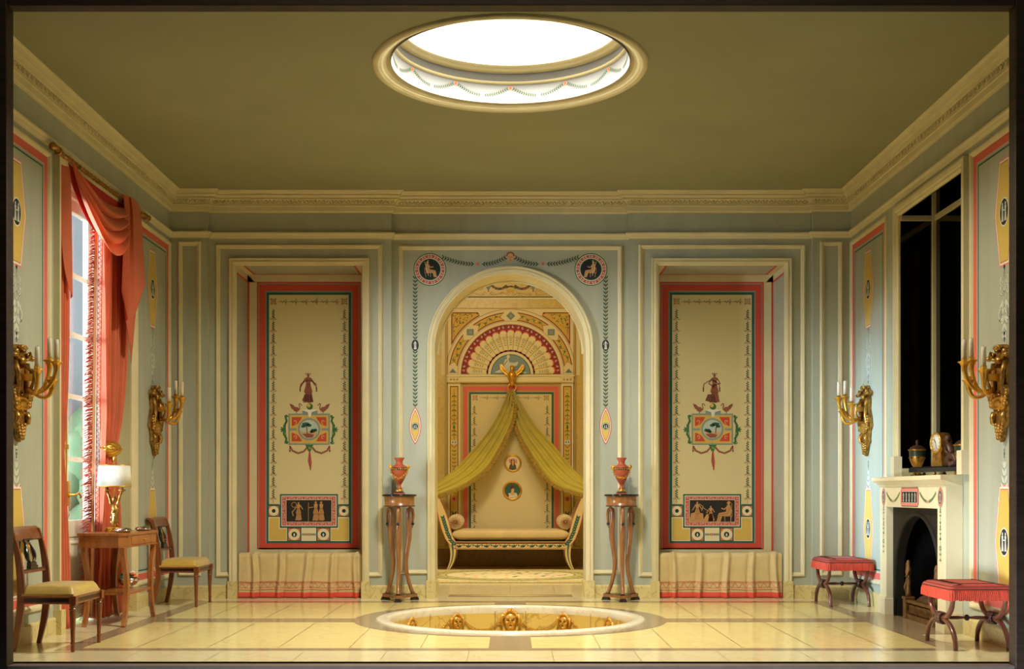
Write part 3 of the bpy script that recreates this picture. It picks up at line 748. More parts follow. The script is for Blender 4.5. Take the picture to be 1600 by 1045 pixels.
def border_column(P, x, y0, y1, step, s, L=2):
    """thin painted vine with scroll pairs; s = size unit in the surface's own units"""
    y = y0; i = 0; sg = 1 if y1 > y0 else -1
    n = int(abs(y1-y0)/step)
    P.line([(x, y0), (x, y1)], .5*s, 'p_dgreen', L)
    for i in range(n):
        yy = y0+sg*step*(i+.5); k = random.uniform(.85, 1.1)
        for j in range(7):
            P.leaf(x, yy+sg*(j*1.7-7)*s, (PI/2 if sg > 0 else -PI/2)+.9*(1 if j % 2 else -1), 3.0*s*k, 1.7*s, 'p_dgreen', L)
        for sx in (-1, 1):
            P.curl(x+sx*3.2*s, yy+sg*6.2*s, 2.1*s, 0 if sx > 0 else PI, sx, .75*s, 'p_brown', L+1)
            P.line([(x, yy+sg*4*s), (x+sx*3.4*s, yy+sg*8.2*s)], .6*s, 'p_brown', L)
        P.oval(x, yy+sg*4.6*s, .9*s, .9*s, 'p_dbrown', L+1, 6)
def border_row(P, x0, x1, y, s, step, L=2):
    n = max(2, int(abs(x1-x0)/step)); P.line([(x0, y), (x1, y)], .5*s, 'p_dgreen', L)
    for i in range(n):
        xx = x0+(x1-x0)*(i+.5)/n
        for j in range(4): P.leaf(xx-4*s+j*2.2*s, y, .9*(1 if j % 2 else -1), 2.4*s, 1.2*s, 'p_dgreen', L)
        for sy in (-1, 1): P.curl(xx+5*s, y+sy*2.4*s, 1.9*s, PI/2*sy, sy, .7*s, 'p_brown', L+1)
def corner_key(P, x, y, s, sx, L=2):
    P.frame(x-4*s, y-4*s, x+4*s, y+4*s, .9*s, 'p_brown', L); P.frame(x-1.8*s, y-1.8*s, x+1.8*s, y+1.8*s, .8*s, 'p_brown', L)
    for a in (0, PI/2, PI, 3*PI/2): P.leaf(x+4*s*math.cos(a+.78), y+4*s*math.sin(a+.78), a+.78, 3*s, 1.6*s, 'p_brown', L)

# ---- the two painted panels in the side niches
def niche_panel(cx, mirror, label, thing_label):
    mp = backmap(NY); t = empty('niche_painting', (PX(cx, NY), NY, .45)); tag(t, thing_label, 'painting', 'painted panels in the two niches')
    inv = Matrix.Translation((-PX(cx, NY), -NY, -.45))
    def part(P, name, lab=None):
        o = P.build(name, t, recalc=False); o.matrix_parent_inverse = inv
        if lab: o['label'] = lab
        return o
    X = lambda dx: cx+dx
    xo = 83.2; top, bot = 438.5, 858.5                  # outer grey edge
    P = Paint(mp, .0008, .0006)
    P.rect(X(-81), 440.5, X(81), 858, 'p_grey', 0); P.frame(X(-81), 440.5, X(81), 858, 2.2, 'p_red', 1)
    P.frame(X(-77.5), 444.5, X(77.5), 858, 9.8, 'p_red', 1); P.frame(X(-66), 456.8, X(66), 848.5, 3.8, 'p_teal', 2)
    part(P, 'border_bands', 'red, grey and teal painted border bands')
    P = Paint(mp, .0012, .0006); P.rect(X(-63), 460.5, X(63), 845.5, 'p_cream', 1); part(P, 'canvas')
    P = Paint(mp, .003, .0006)
    for sx in (-1, 1):
        border_column(P, X(sx*55.5), 482, 786, 18.7, 1.0); corner_key(P, X(sx*55.5), 471, 1.0, sx)
    border_row(P, X(-48), X(48), 471.5, 1.0, 16); part(P, 'vine_border')
    # dancing figure
    P = Paint(mp, .003, .0006); fx = X(1.5); f = -1 if mirror else 1
    torso_figure(P, fx-2.4*f, 583.5, 47, 'p_brown', 'p_dbrown', f, 1)
    P.line([(fx-15, 607), (fx-14, 600), (fx-8, 596), (fx-3, 594)], 1.4, 'p_brown', 1); P.line([(fx+10, 607), (fx+10, 600), (fx+4, 596), (fx, 594)], 1.4, 'p_brown', 1)
    for sx in (-15, 10.5): P.line([(fx+sx, 605), (fx+sx, 612)], 1.8, 'p_dbrown', 1)
    P.poly([(fx-12, 626), (fx-8, 616), (fx-3, 616), (fx+2, 616), (fx+6, 628), (fx+1, 629), (fx-4, 628)], 'p_dbrown', 2)
    for d in (-3.4, 0, 3.4): P.leaf(fx-2.4*f+d*.7, 585, -PI/2+d*.2, 3, 1.6, 'p_dbrown', 3)
    part(P, 'dancing_figure', 'brown painted dancing figure in a draped gown')
    # swans and globe
    P = Paint(mp, .003, .0006)
    P.oval(fx, 635, 5, 5, 'p_green', 2); P.oval(fx-1.5, 633.5, 2.6, 2.8, 'p_yellow', 3); part(P, 'green_globe')
    for sx in (-1, 1):
        P = Paint(mp, .003, .0006); b = fx+sx*22.5
        P.poly([(b-sx*7, 640), (b-sx*4, 636), (b, 635.5), (b+sx*4, 638), (b+sx*2, 642), (b-sx*3, 643.5)], 'p_brown', 2)
        P.poly([(b-sx*1, 637), (b+sx*4, 632), (b+sx*9, 630.5), (b+sx*7.5, 635), (b+sx*5, 639), (b+sx*1, 641)], 'p_brown', 3)
        P.line(bez((b-sx*6, 640), (b-sx*9, 636), (b-sx*3, 631), (b-sx*7.5, 630.5), 8), 1.5, 'p_brown', 2); P.line([(b-sx*7.5, 630.5), (b-sx*10.5, 634)], 1.1, 'p_dbrown', 2)
        P.line([(b-sx*1, 643), (b-sx*2, 646)], .9, 'p_dbrown', 2); P.line([(b+sx*2, 634.5), (b+sx*7, 633)], .6, 'p_dbrown', 4)
        part(P, 'painted_swan')
    # rectangular emblem
    P = Paint(mp, .003, .0006); cy = 670.5
    P.rect(fx-33.5, 646, fx+31.5, 695, 'p_grey', 1); P.rect(fx-11.5, 641.5, fx+12, 646, 'p_blue', 1)
    P.poly([(fx-14, 640), (fx+14, 640), (fx+3, 644), (fx+1.2, 655), (fx-1.2, 655), (fx-3, 644)], 'p_white', 4)
    for (a, b, c, d) in ((-31, 648.5, -1.6, 669), (0-.6, 648.5, 29, 669), (-31, 672.5, -1.6, 692.5), (-.6, 672.5, 29, 692.5)):
        P.rect(fx+a, b, fx+c, d, 'p_yellow', 2)
        sx = -1 if a < -2 else 1; m0 = fx+(-28 if sx < 0 else 26); m1 = fx+(-12 if sx < 0 else 10); y0, y1 = b+3, d-3
        top_ = b < 660
        if top_: P.poly([(m0, y0), (m1+sx*-4*0, y0), (m1+sx*6, y1-4), (m0, y1)], 'p_orange', 3); P.poly([(m0, y0), (m1, y0), (m1+sx*5, y1-5), (m0, y1)], 'p_red', 4)
        else: P.poly([(m0, y0), (m1+sx*5, y0+5), (m1, y1), (m0, y1)], 'p_red', 4)
        P.curl(m0-sx*5, (y0+y1)/2, 3.2, PI/2, sx, 1.1, 'p_yellow', 5, .8)
    P.oval(fx-1, cy, 19.5, 19.5, 'p_yellow', 5); P.oval(fx-1, cy, 17.5, 17.5, 'p_grey', 6); P.oval(fx-1, cy, 14.6, 14.6, 'p_sky', 7)
    P.poly([(fx-15.4, cy+2.5), (fx-9, cy+5), (fx-2, cy+3.5), (fx+5, cy+5.5), (fx+13, cy+3), (fx+11, cy+8.5), (fx+4, cy+13.6), (fx-4, cy+14), (fx-11, cy+10)], 'p_skin', 8)
    P.poly([(fx-12, cy+7.5), (fx-2, cy+6.5), (fx+7, cy+8.5), (fx+4, cy+13), (fx-5, cy+13.3)], 'p_brown', 9)
    P.line([(fx-4*f, cy+7), (fx-4.5*f, cy-1), (fx-6*f, cy-7)], 1.3, 'p_dbrown', 10)
    for dx, dy, rx, ry in ((-5, -8, 6, 2.6), (-9, -4.5, 3.6, 2.2), (0, -6, 4, 2.4)): P.oval(fx+dx*f-1, cy+dy, rx, ry, 'p_teal', 10, 14)
    for dx, dy, r in ((6, 2.5, 3.4), (10, 1.5, 2.8), (3.6, 4, 2.4)): P.oval(fx+dx*f-1, cy+dy, r, r*.9, 'p_teal', 10, 12)
    part(P, 'landscape_emblem', 'square painted emblem with a round landscape and red corner scrolls')
    P = Paint(mp, .003, .0006)
    for sx in (-1, 1):
        x0 = fx+(-33.5 if sx < 0 else 31.5)
        P.line([(x0+sx*1, 649), (x0+sx*4, 652), (x0+sx*2.5, 658), (x0+sx*6.5, 665), (x0+sx*6, 672), (x0+sx*7, 678), (x0+sx*3, 685), (x0+sx*4, 690), (x0+sx*1, 693)], 3.4, 'p_green', 2)
        for yy in (651, 691): P.curl(x0+sx*3.5, yy, 3.0, 0, sx, 1.5, 'p_green', 3, .9)
        for an in (-.7, 0, .7): P.leaf(x0+sx*7, 671, an if sx > 0 else PI-an, 6.5, 2.4, 'p_green', 3)
        P.line([(x0+sx*3.5, 655), (x0+sx*4.5, 668), (x0+sx*3.5, 686)], 1.0, 'p_teal', 4)
        sw = [(fx+sx*31, 697), (fx+sx*27, 704), (fx+sx*18, 708), (fx+sx*9, 705), (fx+sx*4, 699)]
        P.line(sw, 1.9, 'p_rose', 2); P.chain(sw, 2.4, 2.6, 1.2, 'p_dbrown', .8, 3)
        P.line([(fx+sx*31, 696), (fx+sx*31.5, 706)], 1.6, 'p_rose', 2); P.poly([(fx+sx*31-1.2, 703), (fx+sx*31+1.6, 703), (fx+sx*31, 707)], 'p_dbrown', 3)
    P.poly([(fx-7, 694.5), (fx+6, 694.5), (fx+3.5, 699), (fx+1.5, 705), (fx-2.5, 705), (fx-4.5, 699)], 'p_green', 3); P.curl(fx, 699, 2.2, 0, 1, .8, 'p_yellow', 4)
    P.poly([(fx-1.3, 705), (fx+1, 705), (fx+3.2, 722), (fx+2, 736), (fx-1, 728), (fx-3, 720)], 'p_rose', 2); P.line([(fx-.5, 706), (fx+.5, 734)], .9, 'p_dbrown', 3)
    part(P, 'painted_swag', 'green scrolls and hanging rose swags')
    # figured plaque
    P = Paint(mp, .003, .0006)
    a, b = -45, 45.5
    P.rect(X(a), 771.8, X(b), 824.5, 'p_teal', 1); P.rect(X(a+2.3), 774.2, X(b-2.3), 822, 'p_white', 2); P.rect(X(a+3.4), 775.4, X(b-3.4), 820.8, 'p_rose', 3)
    P.rect(X(a+9.3), 780.2, X(b-9.3), 815.6, 'p_white', 4); P.rect(X(a+10), 781, X(b-10), 815, 'p_black', 5)
    for i in range(20):
        xx = X(a+6.4+(b-a-12.8)*i/19); P.curl(xx, 778, 1.5, i, 1 if i % 2 else -1, .6, 'p_ivory', 4, .7); P.curl(xx, 818.2, 1.5, i, 1 if i % 2 else -1, .6, 'p_ivory', 4, .7)
    for i in range(8):
        yy = 782.5+31*i/7
        for q in (a+6.2, b-6.2): P.curl(X(q), yy, 1.5, i, 1 if i % 2 else -1, .6, 'p_ivory', 4, .7)
    B = 'p_bronze'; Dk = 'p_dbrown'
    if not mirror:
        torso_figure(P, X(-16), 784, 29.5, B, Dk, 1, 6); P.ring(X(-23), 788.5, 3.4, 4.3, B, 6); P.line([(X(-19), 792), (X(-26), 800), (X(-24), 806)], 1.6, B, 6)
        P.line([(X(-.5), 785), (X(-.5), 814.5)], .8, B, 6); P.line([(X(0), 793), (X(8), 792)], 1.2, B, 6)
        torso_figure(P, X(11), 783, 31, B, Dk, -1, 6, arms=False); torso_figure(P, X(19.5), 783, 31, B, Dk, 1, 6, arms=False)
        for xx in (10.5, 19): P.poly([(X(xx)-2.4, 785.2), (X(xx)+2.6, 785.2), (X(xx)+1, 782.6)], B, 7)
    else:
        torso_figure(P, X(-23), 783.5, 30, B, Dk, 1, 6); P.line([(X(-20), 787), (X(-14), 791), (X(-16), 798)], 1.2, B, 6); P.poly([(X(-35), 814.5), (X(-33), 802), (X(-26), 800), (X(-14), 802), (X(-13), 814.5)], B, 5.5)
        torso_figure(P, X(-2), 790, 25, B, Dk, 1, 6, seated=False); P.poly([(X(-16), 814.5), (X(-8), 803), (X(0), 802), (X(4), 812), (X(2), 814.5)], B, 6)
        P.line([(X(-14), 793), (X(-5), 799)], .9, B, 6)
        torso_figure(P, X(24), 783, 31.5, B, Dk, -1, 6, seated=True); P.line([(X(31), 786), (X(29), 812)], .8, B, 7); P.poly([(X(22), 786), (X(30), 785.5), (X(26), 782)], B, 7)
    part(P, 'figured_plaque', 'black painted plaque with bronze figures in a pink border')
    # lower compartments
    P = Paint(mp, .003, .0006)
    for sx in (-1, 1):
        a, b = sorted((X(sx*64.5), X(sx*45))); P.rect(a, 788.5, b, 807.5, 'p_teal', 0); P.rect(a+2, 790.4, b-2, 805.6, 'p_orange', 1)
        P.oval((a+b)/2, 798, 7.6, 7.6, 'p_ivory', 2); P.oval((a+b)/2, 798, 3, 3, 'p_navy', 3, 14)
        a, b = sorted((X(sx*63), X(sx*34)))
        P.poly([(X(sx*63), 808), (X(sx*45.5), 808), (X(sx*45.5), 825), (X(sx*33.5), 825), (X(sx*33.5), 845), (X(sx*63), 845)], 'p_white', 0)
        P.poly([(X(sx*62), 809), (X(sx*46.5), 809), (X(sx*46.5), 826), (X(sx*34.8), 826), (X(sx*34.8), 844), (X(sx*62), 844)], 'p_yellow', 1)
        a, b = sorted((X(sx*34), X(sx*11.5))); P.rect(a, 824, b, 846, 'p_teal', 1); P.rect(a+2, 825.4, b-2, 844, 'p_orange', 2)
        P.oval((a+b)/2, 834.8, 9, 9, 'p_ivory', 3); P.oval((a+b)/2, 834.8, 4.2, 4.2, 'p_navy', 4, 16); P.oval((a+b)/2, 835.3, 1.4, 2.6, 'p_light', 5, 8)
        P.line([(X(sx*64), 788.5), (X(sx*46), 788.5)], 2, 'p_teal', 4); P.chain([(X(sx*2.5), 834.8), (X(sx*9.5), 834.8)], 2.2, 2.4, 1.4, 'p_dgreen', .8, 3)
    P.rect(X(-11.5), 824.5, X(11.5), 845, 'p_white', 0); P.rect(X(-10.5), 825.5, X(10.5), 844, 'p_ivory', 1); daisy(P, X(0), 834.8, 2.4, 6, 'p_rose', 'p_ivory', 2)
    part(P, 'medallion_row', 'row of yellow fields and small round medallions')
niche_panel(482.6, False, None, 'tall cream painted panel in the left niche, two bronze figures standing together on its plaque')
niche_panel(2*FX-482.6, True, None, 'tall cream painted panel in the right niche, a bronze figure sitting on its plaque')
# cream and red edge bands of the niches
P = Paint(lambda u, v, h=0: Vector((u, v, h)))
mb = MB()
for s_ in (-1, 1):
    X0, X1 = NX0, NX1; e = .0015
    def q(pts, m): mb.add([(s_*p[0], p[1], p[2]) for p in pts], [(0, 1, 2, 3)], m)
    bw, rw = .062, .020; yb = NY-.0006
    for (a, b, m) in ((0, rw, 'p_red'), (rw, rw+bw, 'niche_cream')):
        q([(X1-a, yb, .4), (X1-b, yb, .4), (X1-b, yb, NZ-b), (X1-a, yb, NZ-a)], m); q([(X0+a, yb, .4), (X0+b, yb, .4), (X0+b, yb, NZ-b), (X0+a, yb, NZ-a)], m)
    q([(X0, yb, NZ-.014), (X1, yb, NZ-.014), (X1, yb, NZ-.0741), (X0, yb, NZ-.0741)], 'niche_cream')
    for xs, sg in ((X1-e, -1), (X0+e, 1)):
        q([(xs, YB, NZ), (xs, NY, NZ), (xs, NY, NZ-.06), (xs, YB, NZ-.06)], 'niche_cream'); q([(xs, YB, NZ-.06), (xs, NY, NZ-.06), (xs, NY, NZ-.082), (xs, YB, NZ-.082)], 'p_red')
        q([(xs+sg*.06, YB, NZ-e), (xs+sg*.06, NY, NZ-e), (xs+sg*.082, NY, NZ-e), (xs+sg*.082, YB, NZ-e)], 'p_red'); q([(xs, YB, NZ-e), (xs, NY, NZ-e), (xs+sg*.06, NY, NZ-e), (xs+sg*.06, YB, NZ-e)], 'niche_cream')
    q([(X0+.06, NY-.02, NZ-e), (X1-.06, NY-.02, NZ-e), (X1-.06, NY, NZ-e), (X0+.06, NY, NZ-e)], 'p_red')
mb.build('trim_%d' % tn, kind='structure', recalc=False); tn += 1

# ---- decoration round the arch
mp = backmap(0)
t = empty('painted_arch_panel', (0, 0, .23)); tag(t, 'pale grey blue painted panel around the archway, leaf garlands, seated figures in roundels', 'painting')
inv = Matrix.Translation((0, 0, -.23))
def apart(P, name, lab=None):
    o = P.build(name, t, recalc=False); o.matrix_parent_inverse = inv
    if lab: o['label'] = lab
    return o
def inner_pt(x): return x
for sx in (-1, 1):
    cx = FX+sx*125.8; P = Paint(mp, .0012, .0006)
    P.oval(cx, 421, 25.6, 25.6, 'p_green', 1, 48); P.oval(cx, 421, 24, 24, 'p_white', 2, 48); P.oval(cx, 421, 23, 23, 'p_rose', 3, 48)
    for i in range(26): a = 2*PI*i/26; P.curl(cx+20.6*math.cos(a), 421+20.6*math.sin(a), 1.7, a, 1 if i % 2 else -1, .8, 'p_white', 4, .8)
    P.oval(cx, 421, 18.2, 18.2, 'p_white', 5, 40); P.oval(cx, 421, 17, 17, 'p_green', 6, 40); P.oval(cx, 421, 15.8, 15.8, 'p_navy', 7, 40)
    torso_figure(P, cx+sx*2.2, 408, 25, 'p_skin', 'p_brown', -sx, 8, seated=True); P.leaf(cx+sx*3, 409, -PI/2, 3, 2, 'p_skin', 9); P.line([(cx+sx*8, 409), (cx+sx*2, 431)], .8, 'p_ivory', 9)
    apart(P, 'roundel', 'round medallion with a seated figure in a pink ring')
    for (x0, y0, x1, y1, x2, y2, x3, y3) in ((cx-sx*20, 402, cx-sx*36, 408, cx-sx*52, 413, cx-sx*70, 412.5), (FX+sx*7.5, 402, FX+sx*18, 409, FX+sx*32, 413, FX+sx*45, 412.5)):
        P = Paint(mp, .0012, .0006); pts = bez((x3, y3), (x2, y2), (x1, y1), (x0, y0), 14); P.line(pts, .7, 'p_dgreen', 0); P.chain(pts, 4.3, 5.6, 1.9, 'p_dgreen', .72, 1, 2)
        apart(P, 'leaf_garland')
    P = Paint(mp, .0012, .0006); daisy(P, FX+sx*50.8, 412.3, 3.2, 7, 'p_pink', 'p_rose', 2); apart(P, 'flower')
    P = Paint(mp, .0012, .0006); x = FX+sx*148.8
    for (a, b) in ((431, 530), (549, 635)):
        P.chain([(x, b), (x, a)], 5.9, 6.4, 2.1, 'p_dgreen', .66, 1); P.line([(x, b), (x, a)], .5, 'p_dgreen', 0)
    apart(P, 'leaf_chain')
    P = Paint(mp, .0012, .0006); P.oval(x, 539.3, 5.6, 9, 'p_navy', 1); torso_figure(P, x, 532.5, 13.5, 'p_light', 'p_shadow', sx, 2); apart(P, 'oval_cameo')
    P = Paint(mp, .0012, .0006)
    def vesica(w, h): return bez((x, 665-h), (x+w*1.3, 665-h*.35), (x+w*1.3, 665+h*.35), (x, 665+h), 12)+bez((x, 665+h), (x-w*1.3, 665+h*.35), (x-w*1.3, 665-h*.35), (x, 665-h), 12)[1:-1]
    P.poly(vesica(9.6, 30), 'p_rose', 1); P.poly(vesica(8.4, 27.5), 'p_white', 2); P.poly(vesica(7.2, 25.2), 'p_rose', 3); P.poly(vesica(6.4, 23), 'p_yellow', 4)
    P.oval(x, 666, 6, 6, 'p_green', 5); P.oval(x, 666, 5.3, 5.3, 'p_light', 6); P.oval(x, 666, 4.5, 4.5, 'p_navy', 7); small_pair(P, x, 666, 4.2, 8)
    apart(P, 'lozenge_cameo', 'pointed yellow lozenge with a dark cameo')
P = Paint(mp, .0012, .0006)
P.poly([(FX-5.6, 398), (FX-3.5, 395), (FX+3.5, 395), (FX+5.6, 398), (FX+4.8, 405), (FX+2, 410), (FX-2, 410), (FX-4.8, 405)], 'p_skin', 1)
for i in range(7): a = PI+PI*i/6; P.oval(FX+5.4*math.cos(a), 399+4.6*math.sin(a), 1.6, 1.5, 'p_brown', 2, 8)
for sx in (-1, 1): P.oval(FX+sx*2.1, 401, .9, .5, 'p_dbrown', 2, 6)
P.line([(FX, 401), (FX, 404.6)], .7, 'p_brown', 2); P.line([(FX-1.6, 406.8), (FX+1.6, 406.8)], .7, 'p_dbrown', 2)
apart(P, 'painted_mask', 'small painted face at the top of the arch')

# ---- side wall panels
def side_panel(mp, y0, y1, sg, near, label):
    """panel on a side wall between y0 (near) and y1 (far)"""
    zb, zt = .20, 3.372; yc = (y0+y1)/2
    base = mp(yc, zb, 0); t = empty('painted_wall_panel', base); tag(t, label, 'painting', 'tall painted panels of the side walls'); inv = Matrix.Translation(-base)
    def part(P, name, lab=None):
        o = P.build(name, t, recalc=False); o.matrix_parent_inverse = inv
        if lab: o['label'] = lab
        return o
    mb = MB(); mb.sweep([(y0, zb), (y0, zt), (y1, zt), (y1, zb)], [(0, 0), (0, .010), (.006, .018), (.018, .020), (.028, .016), (.036, .008), (.042, .0)], mp, 'cream_paint', closed=True, side=-1)
    part(mb, 'panel_moulding')
    P = Paint(mp, .0008, .0005)
    e = .043; P.frame(y0+e, zb+e, y1-e, zt-e, .058, 'p_coral', 0); P.frame(y0+e+.058, zb+e+.058, y1-e-.058, zt-e-.058, .003, 'p_white', 0); e2 = e+.058+.020
    P.frame(y0+e2, zb+e2, y1-e2, zt-e2, .012, 'p_teal', 1); part(P, 'border_bands', 'coral and dark teal painted lines')
    H = (2.93, .55)                        # centres of the hexagonal fields
    for zc, hh in ((2.83, .34), (.68, .36)):
        P = Paint(mp, .0012, .0005)
        def hexa(w, w2, h): return [(yc-w, zc), (yc-w2, zc+h), (yc+w2, zc+h), (yc+w, zc), (yc+w2, zc-h), (yc-w2, zc-h)]
        P.poly(hexa(.158, .078, hh+.012), 'p_pink', 0); P.poly(hexa(.146, .072, hh), 'p_white', 1); P.poly(hexa(.134, .064, hh-.013), 'p_rose', 2); P.poly(hexa(.128, .060, hh-.019), 'p_yellow', 3)
        P.oval(yc, zc, .073, .094, 'p_white', 4); P.oval(yc, zc, .065, .086, 'p_navy', 5)
        for sx in (-1, 1):
            x = yc+sx*.024; P.oval(x, zc+.052, .010, .012, 'p_light', 6, 8); P.poly([(x-.014, zc+.04), (x+.014, zc+.04), (x+.010, zc), (x+.018, zc-.06), (x-.018, zc-.06), (x-.010, zc)], 'p_light', 6)
            P.line([(x-.004, zc+.02), (x+.004, zc-.055)], .004, 'p_shadow', 7)
        P.line([(yc-.02, zc+.012), (yc+.02, zc+.012)], .008, 'p_light', 6); part(P, 'hexagonal_field', 'yellow hexagonal field with a dark oval cameo')
    # grisaille ornament, painted light with its drawn dark line
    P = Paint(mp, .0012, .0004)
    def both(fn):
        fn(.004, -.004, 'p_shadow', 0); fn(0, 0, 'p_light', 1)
    def spray(z, up, s):
        def fn(dx, dz, m, L):
            for k in range(5):
                for sx in (-1, 1): P.leaf(yc+dx, z+dz+up*k*.045*s, (PI/2 if up > 0 else -PI/2)+sx*(.95-.12*k)*up*1, .085*s*(1-.1*k), .026*s, m, L)
            P.leaf(yc+dx, z+dz+up*.20*s, PI/2 if up > 0 else -PI/2, .11*s, .03*s, m, L)
        both(fn)
    def scrolls(z, s, up):
        def fn(dx, dz, m, L):
            for sx in (-1, 1):
                P.curl(yc+dx+sx*.035*s, z+dz, .032*s, PI/2, -sx, .010*s, m, L, .8); P.line([(yc+dx, z+dz-up*.06*s), (yc+dx+sx*.022*s, z+dz-up*.03*s), (yc+dx+sx*.05*s, z+dz+up*.02*s)], .009*s, m, L)
        both(fn)
    def stem(z0, z1):
        def fn(dx, dz, m, L): P.line([(yc+dx, z0+dz), (yc+dx, z1+dz)], .006, m, L)
        both(fn)
    def bud(z, s):
        def fn(dx, dz, m, L): P.leaf(yc+dx, z+dz, PI/2, .05*s, .03*s, m, L); P.leaf(yc+dx, z+dz, -PI/2, .03*s, .02*s, m, L)
        both(fn)
    # upper run
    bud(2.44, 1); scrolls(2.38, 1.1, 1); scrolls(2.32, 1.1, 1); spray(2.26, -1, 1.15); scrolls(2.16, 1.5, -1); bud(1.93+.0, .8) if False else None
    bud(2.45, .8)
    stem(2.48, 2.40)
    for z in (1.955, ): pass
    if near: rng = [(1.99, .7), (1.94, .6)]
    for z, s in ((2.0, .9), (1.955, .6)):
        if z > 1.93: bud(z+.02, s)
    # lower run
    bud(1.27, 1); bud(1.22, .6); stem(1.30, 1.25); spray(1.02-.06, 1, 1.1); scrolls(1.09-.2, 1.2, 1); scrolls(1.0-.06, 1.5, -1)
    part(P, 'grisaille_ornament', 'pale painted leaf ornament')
    return t
side_panel(lmap, -4.24, -3.10, 1, True, 'painted wall panel at the far left, behind the nearest left sconce and chair')
side_panel(lmap, -1.21, YA-.012, 1, False, 'painted wall panel between the red curtain and the left back corner')
side_panel(rmap, -4.24, -3.10, 1, True, 'painted wall panel at the far right, behind the nearest red stool')
side_panel(rmap, -1.21, YA-.012, 1, False, 'pale blue lit painted wall panel between the right back corner and the fireplace')

# ---- painted decoration of the alcove's back wall
mp = backmap(AY)
t = empty('painted_alcove_wall', (0, AY, .3)); tag(t, 'golden painted decoration on the alcove back wall, a fan lunette over a red bordered field', 'painting'); inv = Matrix.Translation((0, -AY, -.3))
cx, cy = 798.0, 584.5
def pol(r, a): return (cx+r*math.cos(math.radians(a)), cy-r*math.sin(math.radians(a)))
P = Paint(mp, .002, .001)
P.rect(690, 482, 906, 586, 'p_ivory', 0); P.rect(688, 464.5, 908, 482, 'alcove_marble', 0); P.rect(660, 462.8, 940, 465, 'p_olive', 1); P.rect(660, 465, 940, 467, 'p_white', 1); P.rect(660, 481, 940, 482.6, 'p_tan', 1)
P.rect(698.6, 482, 700.2, 586, 'p_tan', 2); P.rect(895.8, 482, 897.4, 586, 'p_tan', 2)
P.ring(cx, cy, 101, 102.2, 'p_tan', 2, PI, 2*PI, 48); P.ring(cx, cy, 82.4, 83.2, 'p_tan', 2, PI, 2*PI, 48)
apart(P, 'arch_field')
P = Paint(mp, .004, .001)
for sx in (-1, 1):
    def tri(d, m, L):
        xc = FX+.5; pts = [(xc+sx*(92.8-d), 488+d), (xc+sx*(51+d*2), 488+d)]
        for k in range(9):
            a = 62-k*3.6; r = 103+d; pts.append((xc+sx*r*math.cos(math.radians(a)), cy-r*math.sin(math.radians(a))))
        pts = [p for p in pts[:2]]+[p for p in pts[2:] if p[1] > 488+d and sx*(p[0]-xc) < 92.8-d]+[(xc+sx*(92.8-d), cy-math.sqrt(max(0, (103+d)**2-(92.8-d)**2)))]
        P.poly(pts, m, L)
    tri(0, 'p_crimson', 1); tri(1.6, 'p_gold', 2)
    rr = random.Random(4+sx)
    for k in range(110):
        u, v = rr.random(), rr.random()
        if u+v > .92: continue
        x = FX+.5+sx*(90-u*34); y = 491+v*32
        if math.hypot(x-cx, y-cy) < 106: continue
        P.leaf(x, y, rr.uniform(0, 6.2), 3.2, 1.5, 'p_green', 3) if k % 3 else P.oval(x, y, .9, .9, 'p_red', 3, 8)
    P.line(bez((FX+sx*88, 527), (FX+sx*92, 500), (FX+sx*84, 490), (FX+sx*60, 491), 12), .6, 'p_brown', 3)
for (a0, a1) in ((96, 128), (140, 172), (52, 84), (8, 40)):
    def seg(d, m, L):
        r0, r1 = 84+d, 97-d; pts = []; dd = d*.6
        ns = 10
        for k in range(ns+1): pts.append(pol(r1, a0+dd+(a1-a0-2*dd)*k/ns))
        pts.append(pol((r0+r1)/2, a1-4.5-dd))
        for k in range(ns+1): pts.append(pol(r0, a1-dd-(a1-a0-2*dd)*k/ns))
        pts.append(pol((r0+r1)/2, a0+4.5+dd)); P.poly(pts, m, L)
    seg(0, 'p_crimson', 1); seg(1.5, 'p_gold', 2)
    pts = [pol(90.5+2.4*math.sin(k*1.1), a0+5.5+(a1-a0-11)*k/14) for k in range(15)]; P.line(pts, .6, 'p_brown', 3)
    for k in range(0, 15, 1):
        if k % 4 == 2:
            for q in (0, 2.1, 4.2): P.leaf(pts[k][0], pts[k][1], q+k, 2.8, 2.0, 'p_green', 4)
        elif k % 2: P.leaf(pts[k][0], pts[k][1], k*1.7, 2.6, 1, 'p_green', 4)
for a, kind in ((90, 1), (134, 0), (46, 0)):
    x, y = pol(91, a); r = 5.6 if kind == 0 else 7
    q = (lambda r: [(x-r, y), (x, y-r), (x+r, y), (x, y+r)]) if kind else (lambda r: [(x-r, y-r*.9), (x+r, y-r*.9), (x+r, y+r*.9), (x-r, y+r*.9)])
    P.poly(q(r), 'p_blue', 2); P.poly(q(r*.72), 'p_shadow', 3); P.poly(q(r*.55), 'p_grey', 4)
for sx in (-1, 1): x, y = cx+sx*90.5, 580; P.poly([(x-6, y+2.5), (x+6, y+2.5), (x, y-4.5)], 'p_blue', 2); P.poly([(x-3.5, y+1.5), (x+3.5, y+1.5), (x, y-2.5)], 'p_shadow', 3)
apart(P, 'arch_band', 'yellow floral bands and blue lozenges around the lunette')
P = Paint(mp, .004, .001)
def half(r, m, L, n=40): P.poly([pol(r, 180*k/n) for k in range(n+1)], m, L)
half(77.8, 'p_crimson', 1, 60)
nf = 17
